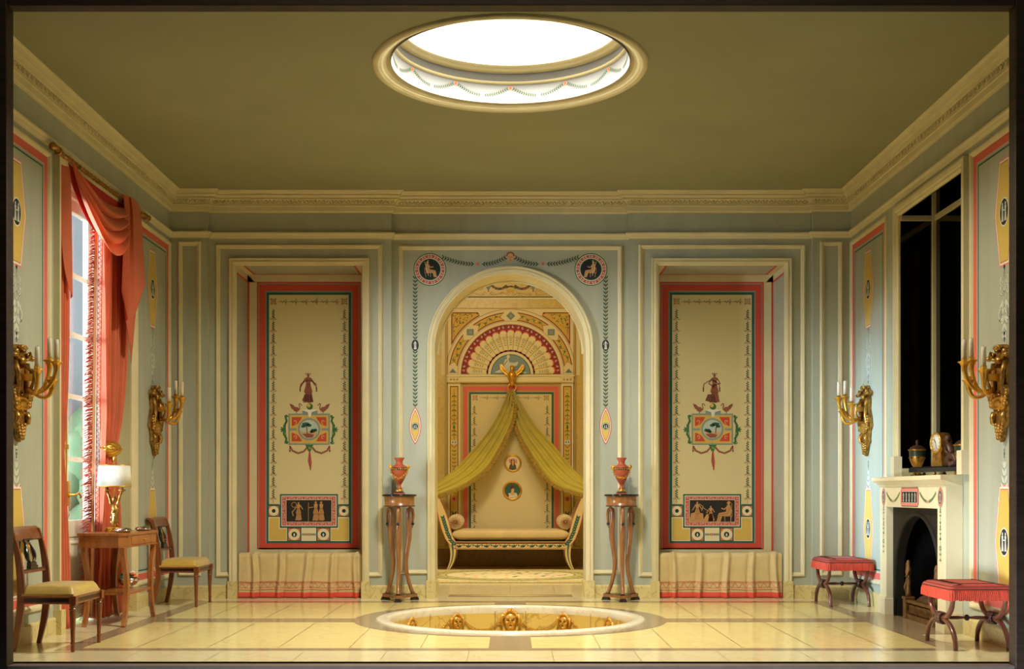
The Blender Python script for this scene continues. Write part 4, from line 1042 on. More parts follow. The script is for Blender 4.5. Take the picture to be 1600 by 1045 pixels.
for i in range(nf):
    a0 = 180*i/nf; a1 = 180*(i+1)/nf; am = (a0+a1)/2
    P.poly([pol(34, a0), pol(64.6, a0), pol(68.8, a0+1.6), pol(70.4, am), pol(68.8, a1-1.6), pol(64.6, a1), pol(34, a1)], 'p_coral', 2)
    P.poly([pol(34, a0), pol(63.4, a0), pol(67, a0+1.8), pol(68.4, am), pol(67, a1-1.8), pol(63.4, a1), pol(34, a1)], 'p_ivory', 3)
    P.line([pol(36, a0), pol(64, a0)], .6, 'p_tan', 4); P.poly([pol(36, a0), pol(64, a0), pol(63, a0+2.4), pol(36, a0+1.2)], 'p_yellow', 3.6)
    x, y = pol(57, am)
    P.ring(x, y, 2.0, 2.6, 'p_olive', 5, n=10); P.oval(x, y, .8, .8, 'p_rose', 5, 6)
    for k in range(3):
        xx, yy = pol(53.5-k*3.4, am)
        for sg in (-1, 1): P.leaf(xx, yy, math.radians(-am)+PI+sg*.9, 2.6, 1.1, 'p_green', 5)
    xx, yy = pol(57, a0+.2); P.leaf(xx, yy, math.radians(-a0), 2.5, 1.3, 'p_green', 5)
for i in range(30):
    a = 4+172*i/29; x, y = pol(73.6, a); P.curl(x, y, 1.9, math.radians(-a), 1 if i % 2 else -1, .8, 'p_white', 3, .8)
P.ring(cx, cy, 35.5, 37.6, 'p_crimson', 5, PI, 2*PI, 40)
for i in range(15): x, y = pol(36.4, 6+168*i/14); P.oval(x, y, 2.1, 2.1, 'p_crimson', 5, 8)
half(35.2, 'p_ivory', 6); half(31, 'p_teal', 7); half(29.8, 'p_blue', 8)
apart(P, 'fan_lunette', 'cream scalloped fan in a crimson half circle')
P = Paint(mp, .0145, .001)
P.poly([(cx-26, 582), (cx-18, 578), (cx-12, 571), (cx-9, 562), (cx-4, 560), (cx-2, 566), (cx+5, 567), (cx+12, 565), (cx+10, 571), (cx+2, 574), (cx+6, 579), (cx+24, 581), (cx+24, 583)], 'p_light', 0)
P.oval(cx-4, 557.5, 2.6, 3.0, 'p_light', 0, 12); P.line([(cx-5, 563), (cx-12, 572)], 1, 'p_shadow', 1); apart(P, 'reclining_figure', 'pale reclining figure on a blue half circle')
P = Paint(mp, .004, .001)    # frieze
P.rect(660, 425, 940, 463, 'p_yellow', -1)
P.rect(660, 425, 940, 463, 'alcove_marble', 0)
for sx in (-1, 1):
    u = cx+sx*35; P.poly([(u-4.5, 441), (u+4.5, 441), (u+5, 446), (u+2, 452), (u-2, 452), (u-5, 446)], 'p_blue', 3); P.line([(u, 452), (u, 456)], 1.2, 'p_dbrown', 3)
    for (xa, xb) in ((cx+sx*6, u-sx*5), (u+sx*5, u+sx*26)):
        pts = [(xa+(xb-xa)*k/10, 446+5.5*(1-(2*k/10-1)**2)) for k in range(11)]; P.line(pts, 1.2, 'p_olive', 2); P.chain(pts, 2.0, 2.8, 1.6, 'p_dgreen', .9, 3)
        for k in (3, 6, 8): P.oval(pts[k][0], pts[k][1], 1.1, 1.1, 'p_rose', 4, 8)
    for xx in (4, 14, 30, 41, 62): P.curl(cx+sx*xx, 459, 3, 0, sx, 1.2, 'p_tan', 2, .9); 
    P.line(bez((cx+sx*6, 461), (cx+sx*14, 452), (cx+sx*20, 464), (cx+sx*32, 460), 10), 1.1, 'p_tan', 2); P.line(bez((cx+sx*42, 460), (cx+sx*52, 464), (cx+sx*58, 452), (cx+sx*74, 461), 10), 1.1, 'p_tan', 2)
P.poly([(cx-7, 452), (cx+7, 452), (cx+4, 457), (cx-4, 457)], 'p_gold', 3)
for i in range(9): P.oval(cx-8+2*i, 450-2.5*math.sin(PI*i/8), 1.5, 1.5, ('p_rose', 'p_green', 'p_olive')[i % 3], 4, 8)
apart(P, 'painted_frieze', 'arabesque frieze with urns and garlands')
# entablature, pilasters and middle field
mb = MB(); k = S(AY)
def pb(x0, y0, x1, y1, d, m): mb.box(PX(x0, AY), AY-d, PZ(y1, AY), PX(x1, AY), AY, PZ(y0, AY), m)
pb(698, 586, 898, 588.5, .05, 'p_ivory'); pb(698, 588.5, 898, 597, .03, 'p_ivory'); pb(698, 597, 898, 599, .04, 'p_tan')
for sx in (-1, 1):
    c = cx+sx*88.2
    pb(c-10.5, 587, c+10.5, 589.5, .075, 'p_ivory'); pb(c-9.5, 589.5, c+9.5, 597.5, .06, 'p_ivory'); pb(c-10, 597.5, c+10, 599.5, .065, 'p_tan'); pb(c-9.5, 599.5, c+9.5, 872, .05, 'p_ivory')
    for q in (-5, 0, 5): mb.ball((PX(c+q, AY), AY-.062, PZ(593.5, AY)), .016, 'p_tan', 1, .4, 1, 8, 6)
    pb(FX+sx*100.5-1.2, 465, FX+sx*100.5+1.2, 872, .03, 'p_tan')
o = mb.build('pilasters', t, bevel=.003); o.matrix_parent_inverse = inv
P = Paint(mp, .052, .001)
for sx in (-1, 1):
    c = cx+sx*88.2
    P.rect(c-6.6, 603.5, c+6.6, 866, 'p_crimson', 0); P.rect(c-5.4, 605, c+5.4, 864.5, 'p_gold', 1)
    y = 612
    P.leaf(c, 614, -PI/2, 5, 3, 'p_ivory', 2)
    for i, dy in enumerate((618, 626, 632, 640, 648, 660, 672, 678)):
        for s2 in (-1, 1): P.leaf(c, dy, PI/2+s2*.9*(1 if i % 2 else -1), 5.2, 1.6, 'p_green' if i % 3 else 'p_dgreen', 2)
    P.line([(c, 608), (c, 688)], .8, 'p_olive', 2); P.leaf(c, 672, -PI/2, 9, 3.6, 'p_green', 3); P.ring(c, 652, 4.0, 4.8, 'p_brown', 2, 0, PI, 10)
    P.rect(c-4.4, 688, c+4.4, 694.5, 'p_light', 3); P.oval(c-2, 691, 1, 2, 'p_shadow', 4, 6); P.oval(c+2, 691, 1, 2, 'p_shadow', 4, 6); P.line([(c-4.4, 694.5), (c, 700), (c+4.4, 694.5)], 1, 'p_dbrown', 3)
    for i in range(5):
        for s2 in (-1, 1): P.leaf(c, 706+i*6, -PI/2+s2*.8, 4.4, 1.4, 'p_dgreen', 2)
    P.leaf(c, 738, -PI/2, 7, 4, 'p_shadow', 2); daisy(P, c, 779, 4.6, 8, 'p_pink', 'p_crimson', 3); P.leaf(c, 806, -PI/2-.4, 9, 3, 'p_olive', 3); P.leaf(c, 806, -PI/2+.4, 9, 3, 'p_olive', 3)
    for i in range(4):
        for s2 in (-1, 1): P.leaf(c, 818+i*9, -PI/2+s2*.8, 4.4, 1.4, 'p_dgreen', 2)
apart(P, 'pilaster_strip', 'narrow yellow painted strips with red edges')
P = Paint(mp, .003, .001)
P.rect(721.5, 600, 875.5, 866, 'p_tan', 0); P.rect(724, 603.6, 872.8, 861, 'p_coral', 1); P.rect(730.6, 610.4, 866.2, 858, 'p_tan', 2); P.frame(732.8, 612.6, 865, 856, 3.2, 'p_teal', 3); P.rect(736, 615.8, 861.8, 853, 'p_cream', 4)
for sx in (-1, 1): border_column(P, cx+sx*57, 632, 846, 17, .85, 5); corner_key(P, cx+sx*55.6, 621.5, .8, sx, 5)
border_row(P, cx-48, cx+48, 621.3, .8, 16, 5)
apart(P, 'middle_field', 'cream field with teal and coral borders')
# ================================================================ FURNITURE
def curve_box(mb, pts, w, d, m, axis='y'):
    """bent bar: pts = [(a, z)], width w along 'axis', thickness d in the bend plane"""
    n = len(pts); vs = []
    for i, p in enumerate(pts):
        a = Vector(pts[max(0, i-1)]); b = Vector(pts[min(n-1, i+1)]); t = (b-a).normalized(); nn = Vector((-t.y, t.x))
        dd = d[i] if isinstance(d, (list, tuple)) else d; ww = w[i] if isinstance(w, (list, tuple)) else w
        for s1, s2 in ((-1, -1), (1, -1), (1, 1), (-1, 1)):
            q = Vector(p)+nn*dd/2*s1
            vs.append((q.x, s2*ww/2, q.y) if axis == 'y' else (s2*ww/2, q.x, q.y))
    fs = []
    for i in range(n-1):
        for k in range(4): fs.append((i*4+k, i*4+(k+1) % 4, (i+1)*4+(k+1) % 4, (i+1)*4+k))
    fs += [(0, 1, 2, 3), tuple(range((n-1)*4, n*4))]
    mb.add(vs, fs, m, False)
def bz(a, b, c, d, n=12): return bez(a, b, c, d, n)
# ---- lyre back chair, facing +X
def make_chair():
    t = empty('lyre_back_chair'); hw = .225
    # seat
    mb = MB(); ns = 10
    def cush(u, v):
        x = -.135+.335*u; y = (-.225-.02*u)+(.45+.04*u)*v
        e = (1-(1-min(1, 9*min(u, 1-u)))**3)*(1-(1-min(1, 11*min(v, 1-v)))**3)
        return Vector((x, y, .356+.058*e+.012*math.sin(PI*u)*math.sin(PI*v)))
    mb.grid(cush, 24, 26, 'yellow_silk'); mb.add([(-.135, -.225, .35), (.2, -.245, .35), (.2, .245, .35), (-.135, .225, .35)], [(0, 1, 2, 3)], 'yellow_silk')
    mb.sweep([(-.135, -.225), (.2, -.245), (.2, .245), (-.135, .225)], [(0, .348), (0, .364)], lambda u, v, h: Vector((u, v, h)), 'yellow_silk', closed=True)
    mb.build('seat_cushion', t)
    mb = MB(); rail = [(-.15, -.222), (.205, -.25), (.205, .25), (-.15, .222)]
    mb.sweep(rail, [(0, .300), (-.004, .306), (-.004, .312), (0, .314), (0, .336), (-.005, .338), (-.006, .346), (0, .350), (.03, .350), (.03, .300), (0, .300)], lambda u, v, h: Vector((u, v, h)), 'red_wood', closed=True)
    f = mb.build('seat_rail', t, recalc=False)
    mb = MB()
    for sy in (-1, 1): mb.add([(-.12, sy*.2255, .316), (.17, sy*.2485, .316), (.17, sy*.2485, .334), (-.12, sy*.2255, .334)], [(0, 1, 2, 3)], 'ebony')
    mb.add([(.2062, -.20, .316), (.2062, .20, .316), (.2062, .20, .334), (.2062, -.20, .334)], [(0, 1, 2, 3)], 'ebony'); mb.build('inlay', f, solid=.002)
    for sy in (-1, 1):      # turned front legs
        mb = MB(); mb.box(.178, sy*.243-.023, .298, .222, sy*.243+.023, .352, 'red_wood')
        mb.lathe([(.0, 0), (.012, 0), (.013, .03), (.011, .045), (.016, .05), (.016, .056), (.012, .062), (.018, .20), (.0205, .255), (.017, .260), (.023, .266), (.023, .272), (.017, .278), (.021, .286), (.021, .30)], 'red_wood', (.195, sy*.243, 0), 14)
        mb.build('front_leg', t, bevel=.002)
        mb = MB()
        pts = bz((-.195, 0), (-.165, .12), (-.145, .22), (-.142, .34), 10)+bz((-.142, .34), (-.140, .50), (-.165, .66), (-.205, .765), 12)[1:]
        n = len(pts); curve_box(mb, pts, .024, [.028+.018*math.sin(PI*min(1, i/(n-1)*1.1)) for i in range(n)], 'red_wood')
        mb.v = [Vector((v.x, v.y+sy*.212, v.z)) for v in mb.v]; mb.build('rear_leg', t, bevel=.002)
    mb = MB()       # scrolled top rail
    pts = [(-.168, .700), (-.182, .735), (-.200, .768), (-.222, .782), (-.246, .780)]
    n = 14; vs = []
    for i in range(n+1):
        y = -.232+.464*i/n; bow = -.018*(1-(2*i/n-1)**2)
        for (x, z), th in zip(pts, (.020, .022, .024, .022, .012)):
            vs += [(x+bow, y, z), (x+bow-th*.8, y, z-th*.5)]
    k = len(pts)*2; fs = []
    for i in range(n):
        for j in range(len(pts)-1):
            a = i*k+2*j; b = (i+1)*k+2*j
            fs += [(a, b, b+2, a+2), (a+1, a+3, b+3, b+1)]
        a = i*k; b = (i+1)*k; fs += [(a, a+1, b+1, b), (a+k-2, b+k-2, b+k-1, a+k-1)]
    for i in (0, n):
        for j in range(len(pts)-1): a = i*k+2*j; fs.append((a, a+1, a+3, a+2))
    mb.add(vs, fs, 'red_wood', False); mb.build('top_rail', t, bevel=.002, smooth=False)
    mb = MB(); mb.box(-.165, -.21, .486, -.143, .21, .512, 'red_wood'); mb.box(-.145, -.20, .505, -.139, .20, .512, 'ebony'); mb.build('cross_rail', t, bevel=.002)
    mb = MB()       # lyre splat
    def lx(z): return -.150-.055*max(0, (z-.5)/.23)**1.6
    mb.box(-.168, -.062, .512, -.140, .062, .532, 'ebony'); mb.box(-.172, -.048, .532, -.144, .048, .552, 'ebony')
    for sy in (-1, 1):
        prof = bz((.026, .552), (.072, .575), (.064, .61), (.036, .65), 10)+bz((.036, .65), (.028, .67), (.036, .69), (.056, .705), 6)[1:]
        mb.tube([(lx(z)-.004, sy*y, z) for y, z in prof], [.0085+.0075*math.sin(PI*min(1, i/(len(prof)-1)*1.3)) for i in range(len(prof))], 'ebony', 8)
        mb.ball((lx(.71)-.004, sy*.064, .708), .014, 'ebony')
    mb.box(-.200, -.07, .694, -.180, .07, .706, 'ebony'); sp = mb.build('lyre_splat', t, bevel=.002)
    mb = MB()
    for y in (-.015, 0, .015): mb.tube([(-.152, y, .55), (-.190, y, .698)], .0016, 'brass', 5)
    mb.build('string', sp); sp['label'] = 'black lyre shaped back splat'
    return t
c1 = make_chair(); c1.location = (-2.945, -3.70, 0)
tag(c1, 'wooden lyre back chair with yellow seat nearest the viewer, at the far left', 'chair', 'lyre back chairs along the left wall')
c2 = copy_tree(c1); c2.location = (-2.95, -.68, 0)
tag(c2, 'wooden lyre back chair with yellow seat in the left back corner, beyond the side table', 'chair')

# ---- side table under the window
t = empty('side_table', (-3.03, -2.14, 0)); tag(t, 'small wooden side table with curved legs and a drawer beside the red curtain', 'table')
hx, hy = .185, .43; ch = .06
oct_ = [(-hx, -hy), (hx-ch, -hy), (hx, -hy+ch), (hx, hy-ch), (hx-ch, hy), (-hx, hy)]
I = lambda u, v, h: Vector((u, v, h))
mb = MB(); mb.prism(oct_, I, .682, .700, 'table_wood'); mb.build('tabletop', t, bevel=.004)
mb = MB(); inn = [(p[0]*.95, p[1]*.97) for p in oct_]; mb.prism(inn, I, .598, .683, 'table_wood')
inn2 = [(p[0]*.98, p[1]*.985) for p in oct_]; mb.prism(inn2, I, .592, .600, 'table_wood'); mb.build('apron', t, bevel=.002)
mb = MB(); mb.box(hx*.95-.002, -.29, .610, hx*.95+.006, .29, .674, 'table_wood'); dr = mb.build('drawer', t, bevel=.002)
mb = MB(); mb.lathe([(.010, 0), (.005, .008), (.012, .018), (.0, .024)], 'brass', (hx*.95+.006, 0, .642), 10, Vector((1, 0, 0))); mb.build('knob', dr)
for sx in (-1, 1):
    for sy in (-1, 1):
        mb = MB(); pts = bz((-.034, .595), (-.040, .48), (.062, .42), (.038, .25), 10)+bz((.038, .25), (.020, .12), (-.004, .06), (-.042, 0), 8)[1:]
        n = len(pts); pts = [(-p[0], p[1]) for p in pts]
        curve_box(mb, pts, .034, [.060-.030*i/(n-1) for i in range(n)], 'table_wood', axis='x')
        mb.v = [Vector((v.x+sx*(.145), sy*(abs(hy)-.085)+v.y*sy, v.z)) for v in mb.v]; mb.build('leg', t, bevel=.003)
mb = MB(); mb.prism([(-.15, -.30), (.15, -.30), (.165, 0), (.15, .30), (-.15, .30)], I, .232, .250, 'table_wood'); mb.build('lower_shelf', t, bevel=.003)

# ---- lamp
t = empty('table_lamp', (-3.075, -2.14, .70)); tag(t, 'gilt figure table lamp with an oval white shade on the side table', 'lamp')
mb = MB(); mb.lathe([(.070, 0), (.072, .008), (.066, .010), (.066, .022), (.07, .026), (.07, .032), (.03, .036)], 'gold', (0, 0, 0), 24)
for k in range(16): a = 2*PI*k/16; mb.ball((.069*math.cos(a), .069*math.sin(a), .017), .008, 'gold', n=6, k=4)
mb.build('base', t)
mb = MB()       # twisted leafy figure with raised arms
mb.tube([(0, -.01, .03), (.006, -.014, .10), (.004, .004, .16), (0, 0, .215)], [.022, .020, .026, .022], 'antique_gold', 12)
mb.tube([(.012, .018, .03), (.008, .014, .10), (0, .006, .16)], [.016, .018, .018], 'antique_gold', 10)
mb.ball((0, 0, .25), .020, 'antique_gold', 1, 1, 1.2); 
for sy in (-1, 1):
    mb.tube([(sy*.012, 0, .19), (sy*.030, 0, .225), (sy*.040, 0, .27), (sy*.056, 0, .31)], [.013, .012, .010, .009], 'antique_gold', 8)
    mb.lathe([(.008, 0), (.012, .010), (.028, .018), (.030, .024), (.012, .026), (.010, .044)], 'antique_gold', (sy*.058, 0, .300), 12)
for k in range(12): a = k*1.9; mb.ball((.022*math.cos(a), .022*math.sin(a), .05+.012*k), .011, 'antique_gold', 1, 1, 1.5, 6, 5)
mb.build('lamp_figure', t)
mb = MB(); mb.tube([(0, 0, .27), (0, 0, .545)], .006, 'brass'); mb.lathe([(.006, .545), (.014, .552), (.010, .565), (.013, .575), (.0, .59)], 'brass', (0, 0, 0), 12); mb.build('stem', t)
for sy in (-.52, .52): pass
mb = MB(); mb.lathe([(.128, .352), (.128, .352), (.118, .515)], 'lamp_white', (0, 0, 0), 40, sx=1.0, sy=.80, caps=False)
sh = mb.build('lamp_shade', t, solid=.004)
for r, z in ((.129, .352), (.119, .515)):
    mb = MB(); mb.tube([(r*math.cos(a), r*.8*math.sin(a), z) for a in [2*PI*k/40 for k in range(40)]], .004, 'brass', 6, closed=True)
    mb.build('rim', sh)
# ---- two silver dishes and the flower bowl
def dish(x, y, lab, r):
    mb = MB(); mb.lathe([(0.0, 0), (r*.75, 0), (r, .012), (r*1.03, .016), (r*.98, .020), (r*.8, .030), (r*.4, .038), (0, .040)], 'silver', (0, 0, 0), 28)
    o = mb.build('silver_dish'); o.location = (x, y, .7005); tag(o, lab, 'dish', 'silver dishes on the side table'); return o
dish(-2.945, -2.34, 'flat covered silver dish on the side table, the nearer one by the lamp base', .066)
dish(-2.92, -1.92, 'flat covered silver dish on the side table, the farther one above the drawer', .062)
t = empty('flower_bowl', (-3.02, -1.97, .250)); tag(t, 'silver bowl of bright flowers on the lower shelf of the side table', 'bowl')
mb = MB(); mb.lathe([(0, 0), (.034, 0), (.036, .006), (.028, .012), (.060, .030), (.078, .058), (.082, .078), (.078, .078), (.058, .04), (.0, .03)], 'silver', (0, 0, 0), 28); mb.build('bowl', t)
rr = random.Random(5)
for i in range(15):
    a = rr.uniform(0, 6.28); d = rr.uniform(0, .062); mb = MB(); m = ('leaf_teal', 'flower_orange', 'flower_white', 'leaf_teal', 'flower_pink', 'leaf_green')[i % 6]
    c = (d*math.cos(a), d*math.sin(a), .085+rr.uniform(0, .055)*(1-d/.09))
    for k in range(6): b = k*PI/3+i; mb.ball((c[0]+.012*math.cos(b), c[1]+.012*math.sin(b), c[2]), .013, m, 1, 1, .7, 6, 5)
    mb.ball((c[0], c[1], c[2]+.006), .010, m, 1, 1, 1, 6, 5); mb.build('leaf_sprig' if 'leaf' in m else 'blossom', t)

# ---- curule stools
def make_stool():
    t = empty('curule_stool')
    for sx in (-1, 1):
        mb = MB()
        up = [(.235*math.cos(a), .335+.150*math.sin(a)-.0) for a in [PI+PI*k/20 for k in range(21)]]
        up = [(-.215, .335), (-.205, .29), (-.175, .245), (-.125, .210), (-.06, .192), (0, .187), (.06, .192), (.125, .210), (.175, .245), (.205, .29), (.215, .335)]
        dn = [(-.262, 0), (-.252, .06), (-.215, .115), (-.15, .158), (-.07, .178), (0, .183), (.07, .178), (.15, .158), (.215, .115), (.252, .06), (.262, 0)]
        for pts in (up, dn):
            fine = []
            for i in range(len(pts)-1):
                p0 = pts[max(0, i-1)]; p1 = pts[i]; p2 = pts[i+1]; p3 = pts[min(len(pts)-1, i+2)]
                for q in range(4):
                    u = q/4
                    fine.append(tuple(.5*((2*p1[c])+(-p0[c]+p2[c])*u+(2*p0[c]-5*p1[c]+4*p2[c]-p3[c])*u*u+(-p0[c]+3*p1[c]-3*p2[c]+p3[c])*u**3) for c in (0, 1)))
            fine.append(pts[-1]); n = len(fine)
            mb.tube([(sx*.168, p[0], p[1]) for p in fine], [.0165 if 4 < i < n-5 else .0150 for i in range(n)], 'stool_wood', 12)
        fr_ = mb.build('crossed_legs', t)
        mb = MB()
        for dy in (-.030, 0, .030): mb.tube([(sx*.168+(.024)*math.cos(a), dy, .185+.031*math.sin(a)) for a in [2*PI*k/16 for k in range(16)]], .010, 'stool_wood', 8, closed=True)
        for dy in (-.047, -.016, .016, .047):
            for k in range(14): a = 2*PI*k/14; mb.ball((sx*.168+.029*math.cos(a), dy, .185+.036*math.sin(a)), .0065, 'ebony', n=6, k=4)
        mb.build('beaded_knot', fr_)
    mb = MB(); mb.tube([(-.14, 0, .185), (-.06, 0, .185), (-.03, 0, .185), (.03, 0, .185), (.06, 0, .185), (.14, 0, .185)], [.010, .012, .008, .008, .012, .010], 'stool_wood', 10)
    mb.ball((0, 0, .185), .021, 'ebony', .85, 1, 1); mb.build('stretcher', t)
    hx, hy = .205, .270
    def outline(k=1.0, n=6):
        pts = []
        for (cx_, cy_, a0) in ((hx-.03, hy-.03, 0), (-hx+.03, hy-.03, PI/2), (-hx+.03, -hy+.03, PI), (hx-.03, -hy+.03, 3*PI/2)):
            pts += [(k*(cx_+.03*math.cos(a0+PI/2*i/n)), k*(cy_+.03*math.sin(a0+PI/2*i/n))) for i in range(n+1)]
        return pts
    mb = MB(); o1 = outline()
    mb.sweep(o1, [(0, .375), (0, .395), (.006, .402), (.03, .414), (.09, .420)], I, 'stool_red', closed=True, side=1, smooth=True)
    k = .63; mb.add([(p[0]*(1-.09/hx), p[1]*(1-.09/hy), .4205) for p in o1], [tuple(range(len(o1)))], 'stool_red')
    mb.prism(outline(.98), I, .335, .376, 'stool_red'); st = mb.build('seat', t)
    mb = MB(); mb.tube([(p[0]*1.005, p[1]*1.005, .388) for p in o1], .0045, 'braid_dark', 6, closed=True)
    mb.tube([(p[0]*.96, p[1]*.965, .405) for p in o1], .0025, 'braid_dark', 6, closed=True)
    for i in range(23):
        y = -hy+.03+i*(2*hy-.06)/22; mb.tube([(-hx+.002, y, .392), (-hx+.03, y, .4125), (-hx+.085, y, .4205)], .0018, 'braid_dark', 4); mb.tube([(hx-.002, y, .392), (hx-.03, y, .4125), (hx-.085, y, .4205)], .0018, 'braid_dark', 4)
    mb.tube([(-hx+.09, -hy+.09, .4215), (hx-.09, -hy+.09, .4215), (hx-.09, hy-.09, .4215), (-hx+.09, hy-.09, .4215)], .002, 'braid_dark', 4, closed=True)
    mb.build('braid', st)
    mb = MB(); dense = []
    for i in range(len(o1)):
        a = Vector(o1[i]); b = Vector(o1[(i+1) % len(o1)]); n = max(1, int((b-a).length/.006))
        for q in range(n): dense.append(tuple(a+(b-a)*q/n))
    L = len(dense); vs = []
    rr = random.Random(2)
    for i, p in enumerate(dense):
        v = Vector(p); nn = v.normalized(); w = .0035 if i % 2 else -.0015
        vs += [(v.x+nn.x*.002, v.y+nn.y*.002, .384), (v.x+nn.x*(.008+w), v.y+nn.y*(.008+w), .36), (v.x+nn.x*(.011+w), v.y+nn.y*(.011+w), .318+rr.uniform(-.004, .004))]
    fs = []
    for i in range(L):
        j = (i+1) % L
        for q in (0, 1): fs.append((i*3+q, j*3+q, j*3+q+1, i*3+q+1))
    mb.add(vs, fs, 'fringe_red', False); mb.build('fringe', t, solid=.003, recalc=False)
    return t
s1 = make_stool(); s1.location = (2.985, -3.63, 0); tag(s1, 'red fringed stool on crossed curved legs nearest the viewer, right of the fireplace', 'stool', 'red fringed stools along the right wall')
s2 = copy_tree(s1); s2.location = (2.985, -.64, 0); tag(s2, 'red fringed stool on crossed curved legs in the right back corner', 'stool')

# ---- swan pedestals and their vases
def make_pedestal():
    t = empty('swan_pedestal')
    mb = MB(); mb.lathe([(0, .968), (.155, .968), (.162, .972), (.162, .982), (.157, .988), (0, .988)], 'black_marble', (0, 0, 0), 40); mb.build('marble_top', t)
    mb = MB(); mb.lathe([(0, .872), (.142, .872), (.146, .876), (.146, .882), (.140, .886), (.140, .960), (.148, .968), (0, .968)], 'gold_wood', (0, 0, 0), 40)
    fz = mb.build('frieze', t)
    mb = MB(); mb.lathe([(.1465, .874), (.149, .878), (.1465, .883)], 'ebony', (0, 0, 0), 40, caps=False); mb.build('band', fz)
    for a in (-90, 30, 150):
        A = math.radians(a); ca, sa = math.cos(A), math.sin(A)
        def q(r, z): return (r*ca, r*sa, z)
        mb = MB()
        pts = bz((.100, .865), (.068, .80), (.105, .70), (.092, .60), 8)
        # neck loop of the swan, body and long leg
        mb.tube([q(.136, .72), q(.140, .755), q(.142, .80), q(.132, .845), q(.112, .860), q(.094, .845), q(.088, .80), q(.092, .74), q(.100, .67), q(.098, .58), q(.078, .46), q(.066, .36), q(.074, .26), q(.100, .16), q(.132, .075), q(.142, .06)],
                [.010, .012, .014, .017, .019, .021, .022, .024, .027, .025, .023, .021, .019, .018, .018, .022], 'gold_wood', 12)
        mb.build('swan_leg', t)
        mb = MB(); mb.ball(q(.138, .712), .015, 'ebony', 1, 1, 1.1); mb.tube([q(.138, .706), q(.132, .672)], [.009, .003], 'gold_wood', 8); mb.build('swan_head', t)
    mb = MB(); ring = []
    for k in range(3):
        A = math.radians(-90+120*k); B = math.radians(-90+120*(k+1))
        for da in (-.15, .15): ring.append((.178*math.cos(A+da), .178*math.sin(A+da)))
        for q_ in (.35, .5, .65):
            an = A+(B-A)*q_; r = .082+.02*abs(q_-.5)*4; ring.append((r*math.cos(an), r*math.sin(an)))
    mb.prism(ring, I, .030, .058, 'gold_wood'); mb.prism([(p[0]*.97, p[1]*.97) for p in ring], I, .058, .062, 'ebony'); mb.build('base', t, bevel=.003)
    for a in (-90, 30, 150):
        A = math.radians(a); mb = MB(); mb.M = Matrix.Translation((.155*math.cos(A), .155*math.sin(A), 0)) @ Matrix.Rotation(A, 4, 'Z')
        mb.box(-.030, -.034, 0, .034, .034, .014, 'ebony'); mb.box(-.026, -.029, .014, .030, .029, .030, 'ebony'); mb.build('foot', t, bevel=.003)
    return t
xp = (624-FX)/S(-.27); p1 = make_pedestal(); p1.location = (xp, -.27, 0)
tag(p1, 'three legged wooden pedestal with swan necks and black top, left of the archway', 'pedestal', 'swan pedestals beside the archway')
p2 = copy_tree(p1); p2.location = (-xp, -.27, 0); tag(p2, 'three legged wooden pedestal with swan necks and black top, right of the archway', 'pedestal')
def make_vase():
    t = empty('red_vase')
    mb = MB(); mb.lathe([(.0, .048), (.028, .050), (.020, .062), (.014, .078), (.022, .096), (.046, .135), (.066, .185), (.074, .220), (.073, .240), (.060, .262), (.036, .276), (.030, .292), (.033, .312), (.050, .336), (.046, .340), (.026, .306), (.0, .30)], 'terracotta', (0, 0, 0), 32)
    mb.build('body', t)
    mb = MB(); mb.box(-.048, -.048, 0, .048, .048, .012, 'terracotta'); mb.box(-.040, -.040, .012, .040, .040, .024, 'bronze_dark'); mb.lathe([(.036, .024), (.036, .034), (.028, .040), (.026, .048), (.0, .050)], 'brass', (0, 0, 0), 24)
    mb.build('foot', t, bevel=.002)
    mb = MB(); mb.lathe([(.073, .222), (.077, .228), (.077, .240), (.070, .246)], 'bronze_dark', (0, 0, 0), 32, caps=False)
    for k in range(24): a = 2*PI*k/24; mb.ball((.077*math.cos(a), .077*math.sin(a), .234), .0065, 'brass', n=6, k=4)
    mb.build('band', t)
    for sx in (-1, 1):
        mb = MB(); mb.ball((sx*.078, 0, .250), .014, 'brass', 1, 1, 1.4, 10, 8); mb.tube([(sx*.076, 0, .262), (sx*.092, 0, .268), (sx*.096, 0, .252), (sx*.084, 0, .238)], .006, 'brass', 8); mb.build('handle', t)
    for sy in (-1, 1):
        mb = MB(); n = 13
        for i in range(n):
            u = (i+.5)/n; a = PI*u; z = .236-.088*math.sin(PI*u); r = .076-.010*math.sin(PI*u)+.006
            mb.M = Matrix.Translation((r*math.cos(a), -sy*r*math.sin(a), z)) @ Matrix.Rotation(-sy*(a-PI/2), 4, 'Z') @ Matrix.Rotation((.95 if u < .5 else -.95)*abs(math.cos(a))*1.2, 4, 'Y')
            if i % 2: mb.M = mb.M @ Matrix.Rotation(1.1, 4, 'X')
            mb.tube([(.0105*math.cos(b), 0, .0075*math.sin(b)) for b in [2*PI*k/10 for k in range(10)]], .0026, 'brass', 5, closed=True)
        mb.M = Matrix(); mb.build('chain', t)
    return t
v1 = make_vase(); v1.location = (xp, -.27, .9885); tag(v1, 'red vase hung with gilt chains on the pedestal left of the archway', 'vase', 'red vases on the pedestals')
v2 = copy_tree(v1); v2.location = (-xp, -.27, .9885); tag(v2, 'red vase hung with gilt chains on the pedestal right of the archway', 'vase')

